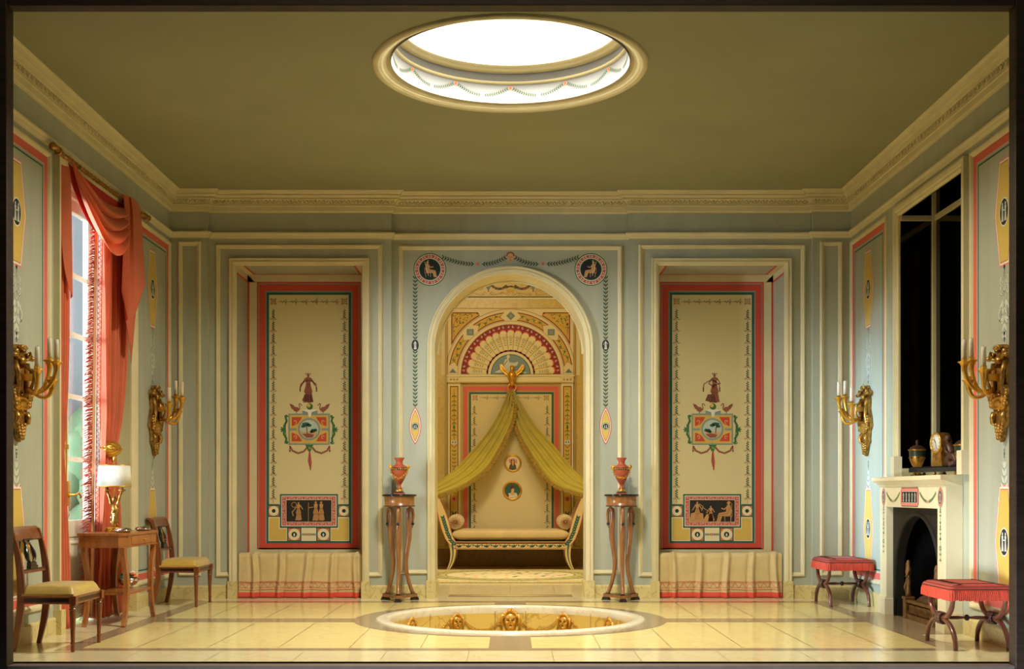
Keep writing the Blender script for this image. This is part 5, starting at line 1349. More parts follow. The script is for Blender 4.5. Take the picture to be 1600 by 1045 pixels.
# ---- draped benches in the niches
def make_bench():
    t = empty('draped_bench'); hw = (NX1-NX0)/2-.006; d = .41
    folds = (-.41, -.135, .135, .38) 
    def front(u, v):
        x = -hw+2*hw*u; z = .395*(1-v)
        y = -.012*math.sin(9*x+1)*v-.006*math.sin(23*x+2)*v*v
        for i, f in enumerate((-.45, -.20, .06, .31, .53)):
            w = .015+.008*v; dx = x-(f+.014*math.sin(3*v+i)); y -= (.034*v+.020)*math.exp(-(dx/w)**2)-.016*math.exp(-((dx-.04)/.016)**2)-.010*math.exp(-((dx+.04)/.016)**2)
        return Vector((x, y, z+.004*math.sin(17*x)*v))
    mb = MB(); mb.grid(front, 140, 14, 'bench_cloth')
    def top(u, v):
        x = -hw+2*hw*u; p = front(u, 0); y = p.y+(d-p.y)*v; z = .395+.012*math.sin(PI*min(1, v*1.6+.15))
        for i, f in enumerate((-.45, -.20, .06, .31, .53)):
            dx = x-(f+.05*v); z += .012*math.exp(-(dx/.02)**2)
        return Vector((x, y, z if v > 0 else p.z))
    mb.grid(top, 140, 6, 'bench_cloth'); mb.build('cloth_cover', t, solid=.003, recalc=False)
    mb = MB()
    def sur(x, z, o=.004): p = front((x+hw)/(2*hw), 1-z/.395); return Vector((p.x, p.y-o, p.z))
    for z in (.074, .146): mb.tube([sur(-hw+2*hw*k/120, z) for k in range(121)], .0022, 'bench_red', 5)
    n = 17
    for i in range(n):
        x0 = -hw+2*hw*i/n; x1 = -hw+2*hw*(i+.5)/n; x2 = -hw+2*hw*(i+1)/n
        mb.tube([sur(x0+(x1-x0)*k/5, .090+.046*k/5) for k in range(6)], .0017, 'bench_red', 4); mb.tube([sur(x1+(x2-x1)*k/5, .136-.046*k/5) for k in range(6)], .0017, 'bench_red', 4)
    for z in (.094, .134): mb.tube([sur(-hw+2*hw*k/120, z) for k in range(121)], .0012, 'bench_red', 4)
    mb.build('red_braid', t)
    mb = MB()
    def fr(u, v):
        x = -hw+2*hw*u; p = sur(x, .052); k = .006 if int(u*200) % 2 else 0
        return Vector((x, p.y-.002-k*v-.006*v, .052-.047*v))
    mb.grid(fr, 200, 3, 'bench_red'); mb.build('fringe', t, solid=.003, recalc=False)
    return t
b1 = make_bench(); b1.scale = (1, 1, 1.05); b1.location = (-(NX0+NX1)/2, -.0, 0); tag(b1, 'low bench under a cream cloth with red fringe, in the left niche', 'bench', 'draped benches in the niches')
b2 = copy_tree(b1); b2.location = ((NX0+NX1)/2, -.0, 0); tag(b2, 'low bench under a cream cloth with red fringe, in the right niche', 'bench')

# ---- candle sconces
def make_sconce():
    """hangs on a wall: wall plane x = 0, projects to +X, y along the wall, z = 0 at plate middle"""
    t = empty('wall_sconce'); G = 'antique_gold'
    mb = MB()       # backplate silhouette
    half = [(.0, .305), (.030, .300), (.042, .275), (.036, .250), (.060, .262), (.078, .245), (.070, .215), (.052, .200), (.060, .15), (.050, .10), (.064, .05), (.080, -.02), (.092, -.06), (.078, -.09), (.066, -.07), (.060, -.12), (.052, -.17), (.060, -.20), (.040, -.225), (.024, -.25), (.018, -.29), (.0, -.33)]
    poly = half+[(-p[0], p[1]) for p in half[::-1][1:-1]]
    mb.prism(poly, lambda u, v, h: Vector((h, u, v)), .004, .022, 'antique_gold')
    for sy in (-1, 1):       # scrolls and garland in relief
        mb.tube([(.028, sy*.020, .20), (.032, sy*.046, .215), (.034, sy*.066, .238), (.034, sy*.058, .262), (.032, sy*.042, .252), (.030, sy*.046, .236)], [.010, .011, .010, .009, .007, .005], G, 8)
        mb.tube([(.026, sy*.055, .19), (.034, sy*.046, .12), (.034, sy*.040, .04), (.032, sy*.056, -.03), (.028, sy*.070, -.07)], [.010, .013, .012, .013, .008], G, 8)
        mb.ball((.034, sy*.082, .225), .017, G)
        for k in range(6): mb.ball((.030, sy*(.070+.010*math.sin(k)), .02-.022*k), .014, G, 1, .9, 1.2, 8, 6)
        mb.tube([(.026, sy*.050, -.13), (.036, sy*.046, -.17), (.030, sy*.054, -.205), (.026, sy*.040, -.215)], [.012, .012, .010, .006], G, 8)
        for k in range(5): mb.ball((.026, sy*(.030-.005*k), -.215-.022*k), .012, G, .9, 1, 1.2, 6, 5)
    for k in range(7): a = -.9+1.8*k/6; mb.tube([(.026, .012*math.sin(a), .262), (.036, .034*math.sin(a), .262+.040*math.cos(a))], [.007, .010], G, 6)
    mb.ball((.034, 0, .262), .014, G); mb.ball((.030, 0, .20), .020, G, .8, 1, 1.5)
    for k in range(6): mb.ball((.026+.003*math.sin(k), 0, -.225-.018*k), .015-.0017*k, G, .8, 1, 1.1, 6, 5)
    mb.v = [Vector((v.x*1.45, v.y*1.75, v.z)) for v in mb.v]; mb.build('backplate', t)
    mb = MB()
    mb.lathe([(.0, .0), (.060, .0), (.066, .006), (.062, .012), (.050, .012), (.046, .020), (.036, .020), (.030, .014), (.024, .020), (.0, .024)], 'gold', (.022, 0, -.075), 28, Vector((1, 0, 0)), sx=1.35, sy=.85)
    for k in range(14): a = 2*PI*k/14; mb.ball((.040, .047*math.cos(a)*.8, -.075+.047*math.sin(a)*1.4), .007, G, n=6, k=4)
    mb.v = [Vector((v.x*1.35, v.y*1.5, v.z)) for v in mb.v]; mb.build('oval_medallion', t)
    mb = MB(); mb.box(.02, -.030, .068, .115, .030, .112, 'gold')
    mb.tube([(.03, 0, .16), (.06, 0, .165), (.105, 0, .13), (.115, 0, .06), (.09, 0, -.01), (.05, 0, -.02), (.03, 0, .0)], .012, G, 8); mb.build('bracket', t, bevel=.003)
    for (dx, dy, dz, real) in ((.150, -.105, .115, True), (.235, .0, .175, True), (.150, .105, .195, True), (.190, .045, .060, False)):
        mb = MB(); end = Vector((.03+dx, dy, dz)); st_ = Vector((.085, dy*.15, .02))
        m1 = Vector((.10+dx*.25, dy*.35, -.055)); m2 = Vector((end.x+.004, end.y, dz-.13))
        pts = []
        for i in range(15):
            u = i/14; a = (1-u)**3; b = 3*u*(1-u)**2; c = 3*u*u*(1-u); d_ = u**3; pts.append(st_*a+m1*b+m2*c+end*d_)
        mb.tube(pts, [.0125+.004*(i/14)**4 for i in range(15)], 'gold', 10)
        mb.lathe([(.016, -.045), (.019, -.016), (.027, .004), (.041, .014), (.043, .018), (.022, .020), (.019, .022), (.019, .040), (.0, .040)], 'gold', tuple(end), 18, caps=False); arm = mb.build('horn_arm', t)
        if real:
            mb = MB(); mb.lathe([(.0150, 0), (.0155, .10), (.0145, .132), (.0, .134)], 'candle', (end.x, end.y, end.z+.030), 12)
            mb.tube([(end.x, end.y, end.z+.16), (end.x+.001, end.y, end.z+.172)], .0015, 'ebony', 5); mb.build('candle', arm)
    return t
k1 = make_sconce(); k1.location = (-W, -3.68, 1.66); tag(k1, 'gilt wall sconce with three horn arms and candles at the far left, nearest the viewer', 'sconce', 'gilt horn arm wall sconces')
k2 = copy_tree(k1); k2.location = (-W, -.66, 1.66); tag(k2, 'gilt wall sconce with candles on the left wall, between curtain and back corner')
tag(k2, None, 'sconce')
k3 = copy_tree(k1); k3.location = (W, -3.68, 1.66); k3.scale = (1, -1, 1); k3.rotation_euler = (0, 0, PI); tag(k3, 'gilt wall sconce with three horn arms at the far right, above the nearest red stool', 'sconce')
k4 = copy_tree(k1); k4.location = (W, -.66, 1.66); k4.scale = (1, -1, 1); k4.rotation_euler = (0, 0, PI); tag(k4, 'gilt wall sconce with candles on the blue lit panel left of the fireplace', 'sconce')
# ================================================================ FIREPLACE
XM = 3.09
t = empty('fireplace', (W-.06, -2.185, 0)); tag(t, 'cream marble fireplace with painted roundels and an arched black opening', 'fireplace'); inv = Matrix.Translation((-(W-.06), 2.185, 0))
def fpart(mb, name, par=None, **k): o = mb.build(name, par or t, **k); o.matrix_parent_inverse = inv if par is None else Matrix(); return o
mb = MB(); y0, y1 = -2.95, -1.42
mb.box(XM, y0, 0, W-.001, FY0, 1.05, 'mantel_cream'); mb.box(XM, FY1, 0, W-.001, y1, 1.05, 'mantel_cream'); mb.box(XM, FY0, FZ, W-.001, FY1, 1.05, 'mantel_cream')
surround = fpart(mb, 'surround', bevel=.003)
for a, b in ((y0-.012, FY0+.006), (FY1-.006, y1+.012)):
    mb = MB(); mb.box(XM-.014, a, 0, W-.002, b, .135, 'mantel_cream'); mb.box(XM-.008, a+.005, .135, W-.002, b-.005, .15, 'mantel_cream'); fpart(mb, 'plinth', bevel=.003)
mb = MB()
pr = [(XM, 1.048), (XM-.012, 1.052), (XM-.014, 1.062), (XM-.030, 1.080), (XM-.036, 1.088), (XM-.050, 1.092), (XM-.056, 1.098), (XM-.056, 1.122), (XM-.050, 1.129), (W-.001, 1.129), (W-.001, 1.048)]
vs = []; 
for sy, yy in ((-1, y0), (1, y1)):
    for x, z in pr: vs.append((x, yy+sy*max(0, (XM-x)) , z))
n = len(pr); mb.add(vs, [(i, (i+1) % n, n+(i+1) % n, n+i) for i in range(n)]+[tuple(range(n)), tuple(range(n, 2*n))], 'mantel_cream')
fpart(mb, 'mantel_shelf', bevel=.002)
# slate slip with egg shaped opening, set back
mb = MB(); xs = 3.147; yc = (FY0+FY1)/2; aw = .505; sp, ah = .30, .52
arch = [(yc+aw*math.cos(a), sp+ah*math.sin(a)) for a in [PI*k/32 for k in range(33)]]
for sg in (-1, 1):
    half_ = [p for p in arch if (p[0]-yc)*sg >= -1e-6]; half_.sort(key=lambda p: -p[1])
    poly = [(yc, FZ)]+half_+[(yc+sg*aw, 0), (yc+sg*(FY1-FY0)/2, 0), (yc+sg*(FY1-FY0)/2, FZ)]
    mb.prism(poly, lambda u, v, h: Vector((xs+h, u, v)), 0, .06, 'slate')
mb.build; fpart(mb, 'slate_slip')
mb = MB(); mb.sweep([(yc+aw, 0)]+arch+[(yc-aw, 0)], [(0, 0), (0, .012), (-.012, .020), (-.026, .012), (-.028, 0)], lambda u, v, h: Vector((xs-h, u, v)), 'slate', smooth=True, side=1); fpart(mb, 'arch_rim', recalc=False)
mb = MB(); mb.box(xs+.05, FY0-.05, -.01, xs+.06, FY1+.05, 0, 'soot')
for b in ((xs+.0, FY0-.02, 0, xs+.65, FY0, .95), (xs, FY1, 0, xs+.65, FY1+.02, .95), (xs+.63, FY0, 0, xs+.65, FY1, .95), (xs+.061, FY0, .90, xs+.65, FY1, .95), (xs+.0, FY0, -.02, xs+.65, FY1, .001)): mb.box(*b, 'soot')
fpart(mb, 'firebox')
def mmap(u, v, h=0): return Vector((XM-h, u, v))
for yy, hx_ in ((-1.52, .050), (-2.85, .055)):
    P = Paint(mmap, .0015, .0006); zc = .968
    P.oval(yy, zc, hx_, .073, 'p_teal', 0); P.oval(yy, zc, hx_-.004, .069, 'p_white', 1); P.oval(yy, zc, hx_-.007, .066, 'p_coral', 2); P.oval(yy, zc, hx_-.020, .052, 'p_white', 3); P.oval(yy, zc, hx_-.023, .049, 'p_navy', 4)
    def flip(P_, x, z, h): 
        q = Paint(lambda u, v, k=0: mmap(u, 2*z-v, k), P_.lift, P_.step); torso_figure(q, x, z-h/2, h, 'p_light', 'p_shadow', 1, 5); off = len(P_.v); P_.v += q.v; P_.f += [[off+i for i in f] for f in q.f]; P_.fs += q.fs; P_.fm += [P_.mi(q.ms[i]) for i in q.fm]
    flip(P, yy, zc, .075); fpart(P, 'painted_roundel', surround, recalc=False)
    P = Paint(mmap, .0015, .0006); P.line([(yy, .885), (yy, .50)], .003, 'p_teal', 0)
    for k, z in enumerate((.87, .83, .78, .745, .70, .66, .62, .585, .55, .525)):
        for s2 in (-1, 1): P.leaf(yy, z, (PI/2 if k % 3 else -PI/2)+s2*.95, .030 if k > 5 else .024, .009, 'p_teal', 1)
        if k in (0, 3, 5): P.oval(yy, z+.012, .009, .012, 'p_teal', 1, 8)
    fpart(P, 'leaf_pendant', surround, recalc=False)
P = Paint(mmap, .0015, .0006); a, b, c, d = -2.385, -1.965, .893, 1.043
def octo(e, k=.02): return [(a+e+k, c+e), (b-e-k, c+e), (b-e, c+e+k), (b-e, d-e-k), (b-e-k, d-e), (a+e+k, d-e), (a+e, d-e-k), (a+e, c+e+k)]
P.poly(octo(0), 'p_teal', 0); P.poly(octo(.005), 'p_coral', 1); P.rect(a+.030, c+.028, b-.030, d-.028, 'p_white', 2); P.rect(a+.034, c+.032, b-.034, d-.032, 'p_black', 3)
for i in range(5):
    x = a+.075+i*.068; flip(P, x, (c+d)/2, .076)
for i in range(22): P.oval(a+.02+(b-a-.04)*i/21, c+.016, .004, .004, 'p_white', 3, 6); P.oval(a+.02+(b-a-.04)*i/21, d-.016, .004, .004, 'p_white', 3, 6)
fpart(P, 'painted_plaque', surround, recalc=False)
for (u0, u1) in ((-1.60, -1.94), (-2.76, -2.41)):
    P = Paint(mmap, .0015, .0006); pts = [(u0+(u1-u0)*k/20, 1.005-.070*(1-(2*k/20-1)**2)) for k in range(21)]; P.line(pts, .0025, 'p_green', 0)
    P.chain(pts[:9], .014, .020, .006, 'p_green', .7, 1); P.chain(pts[:11:-1], .014, .020, .006, 'p_green', .7, 1); daisy(P, (u0+u1)/2, .935, .014, 6, 'p_pink', 'p_rose', 1)
    fpart(P, 'leaf_swag', surround, recalc=False)
# fender with gilt figures and a log behind it
t = empty('fire_fender', (3.185, yc, 0.001)); tag(t, 'gilt brass fender with small balusters and standing figures in the fireplace', 'fender')
mb = MB(); mb.box(-.03, -.30, 0, .03, .30, .035, 'old_brass'); mb.box(-.026, -.30, .125, .026, .30, .15, 'old_brass')
fb = mb.build('rail', t, bevel=.004)
mb = MB()
for i in range(17): mb.lathe([(.006, .035), (.012, .055), (.006, .080), (.011, .10), (.006, .125)], 'old_brass', (-.006, -.27+.54*i/16, 0), 8)
o = mb.build('baluster_row', fb)
for sy in (-1, 1):
    mb = MB(); mb.box(-.036, sy*.33-.034, 0, .036, sy*.33+.034, .165, 'old_brass'); mb.box(-.042, sy*.33-.040, .150, .042, sy*.33+.040, .172, 'old_brass'); mb.build('end_pier', t, bevel=.005)
    mb = MB(); y = sy*.33
    mb.lathe([(.026, .172), (.022, .20), (.018, .26), (.024, .30), (.016, .33), (.026, .36), (.022, .40), (.010, .415), (.016, .43), (.014, .455), (.0, .465)], 'old_brass', (0, y, 0), 12)
    mb.tube([(0, y-.02, .38), (-.02, y-.035, .35), (-.024, y-.01, .33)], .008, 'old_brass', 6); mb.tube([(0, y+.02, .38), (-.004, y+.038, .41), (0, y+.030, .445)], .008, 'old_brass', 6)
    mb.tube([(-.014, y, .19), (-.026, y+.014, .25), (-.010, y, .31)], .009, 'old_brass', 6); mb.build('figure', t)
mb = MB()
pts = [(3.29, yc-.32+.64*i/10, .120+.008*math.sin(i*1.7)) for i in range(11)]
mb.tube(pts, [.058+.005*math.sin(i*2.3) for i in range(11)], 'log_brown', 14); o = mb.build('log'); tag(o, 'thick brown log lying behind the fender in the fireplace', 'log')
mb = MB(); mb.tube([(3.40, yc-.28+.56*i/8, .215+.006*math.cos(i)) for i in range(9)], [.045+.004*math.sin(i*2) for i in range(9)], 'log_brown', 12); o = mb.build('log'); tag(o, 'thinner log resting behind and above the front log', 'log')
mb = MB()
for y in (yc-.2, yc+.2): mb.box(3.235, y-.012, .001, 3.50, y+.012, .055, 'soot'); mb.box(3.375, y-.012, .055, 3.42, y+.012, .160, 'soot')
o = mb.build('firedog'); tag(o, 'black iron firedogs carrying the logs inside the fireplace', 'firedog')

# ---- dark mirror panels in the recess over the mantel
t = empty('overmantel_mirror', (W+.29, -2.27, MZ0)); tag(t, 'tall dark mirror panels in cream bars, in the recess over the mantel', 'mirror'); inv = Matrix.Translation((-(W+.29), 2.27, -MZ0))
XR = W+.285
mb = MB(); mb.box(XR, MY0, MZ0+.07, XR+.01, MY1, MZ1+.55, 'dark_mirror'); o = mb.build('back_panel', t); o.matrix_parent_inverse = inv
mb = MB(); mb.box(W+.002, MY1, MZ0+.07, XR, MY1+.01, MZ1+.55, 'dark_mirror'); o = mb.build('side_panel', t); o.matrix_parent_inverse = inv
mb = MB(); zt = 3.24
mb.box(XR-.03, MY1-.03, MZ0, XR+.002, MY1+.002, MZ1+.55, 'cream_paint'); mb.box(XR-.014, MY0, zt, XR+.002, MY1, zt+.045, 'cream_paint'); mb.box(W, MY1-.014, zt, XR, MY1+.002, zt+.045, 'cream_paint')
mb.box(XR-.018, MY0, MZ0, XR+.002, MY1, MZ0+.072, 'jamb_paint'); mb.box(W, MY1-.018, MZ0, XR, MY1+.002, MZ0+.072, 'jamb_paint'); o = mb.build('glazing_bars', t, bevel=.003); o.matrix_parent_inverse = inv
# ---- mantel ornaments
def make_urn():
    t = empty('covered_urn'); mb = MB(); mb.box(-.042, -.042, 0, .042, .042, .014, 'tole_green'); mb.lathe([(.036, .014), (.036, .022), (.020, .032), (.011, .046), (.011, .060), (.0, .061)], 'tole_gold', (0, 0, 0), 20); mb.build('foot', t, bevel=.002)
    mb = MB(); mb.lathe([(.0, .058), (.020, .062), (.040, .090), (.056, .130), (.061, .160)], 'tole_gold', (0, 0, 0), 28, caps=False); mb.lathe([(.061, .160), (.062, .180), (.062, .205)], 'tole_green', (0, 0, 0), 28, caps=False)
    mb.lathe([(.062, .205), (.070, .209), (.070, .214), (.064, .217)], 'tole_gold', (0, 0, 0), 28, caps=False)
    for k in range(7): a = 2*PI*k/7; mb.ball((.060*math.cos(a), .060*math.sin(a), .150), .010, 'bronze_dark', 1, 1, .8, 6, 5)
    mb.build('body', t)
    mb = MB(); mb.lathe([(.064, .216), (.052, .232), (.030, .246), (.012, .252), (.009, .262), (.014, .272), (.010, .286), (.0, .294)], 'bronze_dark', (0, 0, 0), 28, caps=False); mb.build('lid', t); return t
u1 = make_urn(); u1.location = (3.245, -1.885, MZ0+.0005); tag(u1, 'gold and green covered urn on the mantel, left of the clock', 'urn', 'covered urns on the mantel')
u2 = copy_tree(u1); u2.location = (3.235, -2.905, MZ0+.0005); tag(u2, 'gold and green covered urn half hidden at the right end of the mantel', 'urn')
t = empty('mantel_clock', (3.235, -2.43, MZ0+.0005), math.radians(10)); tag(t, 'mantel clock with round dial and seated bronze figure on a long black base', 'clock')
mb = MB(); mb.box(-.065, -.36, .028, .055, .36, .062, 'black_marble'); mb.box(-.055, -.35, .062, .045, .35, .070, 'black_marble')
for sx in (-.045, .035):
    for y in (-.3, 0, .3): mb.ball((sx, y, .014), .014, 'antique_gold')
mb.build('base', t, bevel=.004)
mb = MB(); prof = [(-.075, .07), (-.060, .16), (-.078, .20)]+[(.078*math.cos(a), 0.245+.078*math.sin(a)) for a in [PI+.4-(PI+.8)*k/16 for k in range(17)]]+[(.060, .16), (.075, .07)]
mb.prism(prof, lambda u, v, h: Vector((h, -.03+u, v)), -.045, .035, 'antique_gold'); mb.build('case', t, bevel=.003)
mb = MB(); mb.lathe([(.0, 0), (.066, 0), (.068, .006), (.0, .0061)], 'lamp_white', (-.046, -.03, .245), 32, Vector((-1, 0, 0)))
for k in range(12): a = 2*PI*k/12; mb.box(-.0535, -.03+.054*math.cos(a)-.003, 0.245+.054*math.sin(a)-.003, -.0525, -.03+.054*math.cos(a)+.003, 0.245+.054*math.sin(a)+.003, 'ebony')
dl = mb.build('dial', t)
mb = MB(); mb.tube([(-.054, -.03, .245), (-.054, -.005, .275)], .003, 'ebony', 5); mb.tube([(-.054, -.03, .245), (-.054, -.04, .20)], .002, 'ebony', 5); mb.build('hands', dl)
mb = MB(); mb.tube([(-.052, -.03+.072*math.cos(a), 0.245+.072*math.sin(a)) for a in [2*PI*k/32 for k in range(32)]], .008, 'brass', 8, closed=True); mb.build('bezel', t)
# seated figure beside the clock
bm_ = MB(); Fg = 'figure_bronze'; bm_.M = Matrix.Translation((0, -.085, 0))
bm_.tube([(0, -.10, .075), (0, -.10, .12), (-.005, -.095, .15)], [.055, .060, .050], Fg, 14)
bm_.tube([(0, -.09, .12), (-.004, -.08, .17), (-.006, -.055, .215), (-.006, -.04, .235)], [.040, .038, .034, .022], Fg, 14)
bm_.tube([(-.006, -.04, .235), (-.008, -.035, .250)], [.014, .013], Fg, 10); bm_.ball((-.010, -.030, .270), .024, Fg, .95, .95, 1.15, 14, 10); bm_.ball((-.006, -.038, .280), .024, Fg, 1, 1, .9, 12, 8)
bm_.ball((-.022, -.012, .268), .006, Fg)
for sx in (-1, 1):
    bm_.tube([(sx*.022, -.11, .115), (sx*.026-.02, -.15, .145), (sx*.026-.02, -.20, .135), (sx*.024-.02, -.215, .10), (sx*.024-.02, -.205, .078)], [.030, .029, .024, .018, .013], Fg, 10)
    bm_.tube([(sx*.034, -.055, .215), (sx*.042-.01, -.09, .175), (sx*.030-.02, -.125, .160)], [.014, .012, .009], Fg, 8)
for k in range(9): bm_.ball((-.02+.03*math.sin(k*2.1), -.12-.012*k, .10+.02*math.cos(k*1.7)), .022, Fg, 1, 1, 1, 8, 6)
bm_.tube([(.0, -.19, .075), (.0, -.19, .10)], [.03, .03], Fg, 10)
bm_.build('seated_figure', t, smooth=True)

# ================================================================ CURTAINS
XR0 = -3.155
rod = empty('curtain_rod', (XR0, -2.1, 3.385)); tag(rod, 'ornate gilt curtain rod over the glazed door on the left wall', 'rod')
mb = MB(); mb.tube([(0, -.92+1.84*i/20, 0) for i in range(21)], [.015]*21, 'antique_gold', 12)
for i in range(24): mb.tube([(.0155*math.cos(a), -.9+1.8*i/23, .0155*math.sin(a)) for a in [2*PI*k/10 for k in range(10)]], .003, 'antique_gold', 5, closed=True)
mb.build('pole', rod)
for sy in (-1, 1):
    mb = MB(); mb.tube([(0, sy*.90, 0), (0, sy*.98, 0), (0, sy*1.05, .01), (0, sy*1.10, .005), (0, sy*1.13, -.002)], [.016, .026, .020, .030, .008], 'antique_gold', 12)
    for k in range(10): a = 2*PI*k/10; mb.ball((.020*math.cos(a), sy*1.0, .020*math.sin(a)), .011, 'antique_gold', 1, 1.6, 1, 6, 5)
    mb.build('finial', rod)
    mb = MB(); mb.box(-.055, sy*.86-.012, -.016, -.01, sy*.86+.012, .016, 'antique_gold'); mb.build('bracket', rod, bevel=.003)
def cloth(name, fn, nu, nv, m, parent=None, solid=.004):
    mb = MB(); mb.grid(fn, nu, nv, m); return mb.build(name, parent, solid=solid, recalc=False)
# swag
def swag(u, v):
    yy = -2.90+1.42*u; sh_ = math.sin(PI*u)**.72
    sag = .15+.33*v
    z = 3.405-.035*v-sag*sh_-.02*math.sin(PI*u)*v
    w = v*3.55; sc = (abs(math.sin(PI*w)))
    x = -3.175+.030+.060*sc*min(1, sh_*1.3)+.030*v*sh_
    z += -.030*sc*sh_*(1 if v > .02 else 0)
    yy += (.10*v*(u-.5)*-1.0)
    return Vector((x, yy, z))
val = empty('draped_valance', (0, 0, 0)); tag(val, 'red draped valance with a deep swag and pleated tails, hung from the gilt rod', 'curtain')
o = cloth('swag', swag, 60, 80, 'curtain_red', val)
def back_swag(u, v):
    yy = -2.86+1.36*u; return Vector((-3.178+.006*math.sin(6*v), yy, 3.375-.015*math.sin(PI*u)-(.34*v)*math.sin(PI*u)**.72-.02*v))
o = cloth('lining', back_swag, 30, 12, 'curtain_lining', val); o['label'] = 'darker red lining cloth'
# long curtain gathered in the tieback, right of the window
def long_right(u, v):
    # v 0 top .. 1 floor ; tie at v=.60
    zt = 3.33-3.315*v; tie = .605
    if v < tie: k = v/tie; w = .64-.34*k**3.6; c = -1.62-.14*k**2.2
    else: k = (v-tie)/(1-tie); w = .29+.40*k**.8; c = -1.76-.0*k
    yy = c+(u-.5)*w; f = 7.5
    amp = .036 if v < tie else .034+.012*((v-tie)/(1-tie))
    amp *= (1-.45*math.exp(-((v-tie)/.06)**2))
    x = -3.255+.01+amp*math.sin(2*PI*f*u+1.3*math.sin(3*v))+.010*math.sin(2*PI*2.3*u+4*v)
    return Vector((x, yy, zt))
o = cloth('long_curtain', long_right, 150, 60, 'curtain_red'); tag(o, 'long coral red curtain held by the gilt leaf tieback, right side of the window', 'curtain')
def long_left(u, v):
    zt = 3.34-3.325*v; tie = .62
    if v < tie: k = v/tie; w = .22-.15*k**4; c = -2.845-.06*k**4
    else: k = (v-tie)/(1-tie); w = .07+.20*k**.8; c = -2.905+.07*k
    yy = c+(u-.5)*w
    return Vector((-3.215+.018*math.sin(2*PI*4*u+2*v), yy, zt))
o = cloth('long_curtain', long_left, 60, 50, 'curtain_red'); tag(o, 'narrow coral red curtain behind the left window jamb, near the nearest chair', 'curtain')
# tails (jabots) of pleated cloth over the rod
def tail(name, pleats, label, x0=-3.10):
    """pleats: list of (y, z bottom, x offset) lines"""
    mb = MB(); n = len(pleats); vs = []; seg = 14
    for (yt, yb, zb, dx) in pleats:
        for i in range(seg+1):
            k = i/seg; top_arc = .035*math.exp(-k*9)
            vs.append((x0+(dx if x0 > -3.15 else dx*.4)*(.45+.55*k)-.02*math.exp(-k*12), yt+(yb-yt)*k, 3.415-(3.415-zb)*k))
    fs = [(a*(seg+1)+i, (a+1)*(seg+1)+i, (a+1)*(seg+1)+i+1, a*(seg+1)+i+1) for a in range(n-1) for i in range(seg)]
    mb.add(vs, fs, 'curtain_red', True); o = mb.build('tail', val, solid=.005, recalc=False, bevel=.002); md = o.modifiers.new('s', 'SUBSURF'); md.levels = 1; md.render_levels = 1
    return o
tail('curtain_tail', [(-1.75, -1.80, 2.62, -.03), (-1.70, -1.82, 2.40, .03), (-1.64, -1.76, 2.38, -.01), (-1.66, -1.70, 2.42, .045), (-1.56, -1.60, 2.58, .055), (-1.44, -1.36, 2.76, .03), (-1.42, -1.40, 2.62, -.03), (-1.50, -1.50, 2.07, -.045), (-1.56, -1.56, 2.22, -.03), (-1.60, -1.66, 2.45, -.05)], 'red zigzag pleated tail hanging from the right end of the curtain rod')
tail('curtain_tail', [(-2.96, -2.96, 3.0, -.05), (-2.92, -2.94, 2.62, -.02), (-2.90, -2.90, 2.52, .02), (-2.86, -2.86, 2.45, .035), (-2.82, -2.80, 2.42, .03), (-2.81, -2.80, 2.40, -.01)], '', -3.175)
# tieback
t = empty('curtain_tieback', (-3.25, -1.79, 1.355)); tag(t, 'gilt leaf shaped tieback gathering the long red curtain above the lamp', 'tieback')
mb = MB()
def leafy(u, v):
    y = -.135+.27*u; r = .062*math.sin(PI*min(.985, max(.015, u)))**.5; a = -PI*.5+PI*v
    rib = 1+.09*math.sin(2*PI*(5*u+abs(v-.5)*3.2))
    return Vector((.02+.075*math.cos(a)*rib*(math.sin(PI*u)**.4+.05), y, r*math.sin(a)*rib))
mb.grid(leafy, 40, 26, 'gold'); mb.build('leaf', t, solid=.004, recalc=False)
mb = MB(); mb.tube([(.07, -.12, 0), (.103, -.05, 0), (.108, .03, 0), (.085, .12, 0)], .006, 'gold', 8); mb.tube([(.02, -.13, 0), (.02, -.165, .004), (.0, -.18, .004)], .008, 'brass', 8); mb.build('stem', t)
# sheer with fringed edge
def sheer(u, v):
    z = 3.30-3.27*v; edge = -2.00-.12*v**.7; yy = edge+.36*u*(1+.0*v)
    return Vector((-3.285+.03*u+.012*math.sin(2*PI*4.5*u+2*v)*min(1, u*6), yy, z))
sc_ = empty('sheer_curtain', (-3.275, -1.9, 0)); tag(sc_, 'translucent white curtain with red fringe hanging before the glazed door', 'curtain')
o = cloth('sheer_panel', sheer, 60, 30, 'sheer_cloth', sc_, solid=0); SI = Matrix.Translation((3.275, 1.9, 0)); o.matrix_parent_inverse = SI
def edge(v, d): p = sheer(0, v); return Vector((p.x+.014+.45*d, p.y+d, p.z))
mb = MB(); mb.grid(lambda u, v: edge(v, .0+.030*u), 2, 40, 'peach_band'); o = mb.build('peach_band', sc_, solid=.004, recalc=False); o.matrix_parent_inverse = SI
mb = MB()
for d in (.042, .080): mb.tube([edge(k/60, d) for k in range(61)], .0035, 'fringe_red', 5)
n = 74
for i in range(n):
    v0, v1, v2 = i/n, (i+.5)/n, (i+1)/n; mb.tube([edge(v0, .042), edge(v1, .080), edge(v2, .042)], .0032, 'fringe_red', 4)
o = mb.build('zigzag_braid', sc_); o.matrix_parent_inverse = SI
mb = MB(); rr = random.Random(8); n = 620
for i in range(n):
    v = (i+rr.random())/n; p = edge(min(1, v), .002); L = rr.uniform(.055, .085)*(.45+.75*min(1, v*2.2)); dz = -.6*L*rr.uniform(.2, 1.1)
    q = p+Vector((-.55*L+rr.uniform(-.008, .008), -L, dz)); m_ = (p+q)/2+Vector((.006, 0, .008))
    mb.tube([p, m_, q], [0.0032, .0028, .0014], 'fringe_red', 4)
o = mb.build('red_fringe', sc_, recalc=False); o['kind'] = 'stuff'; o.matrix_parent_inverse = SI

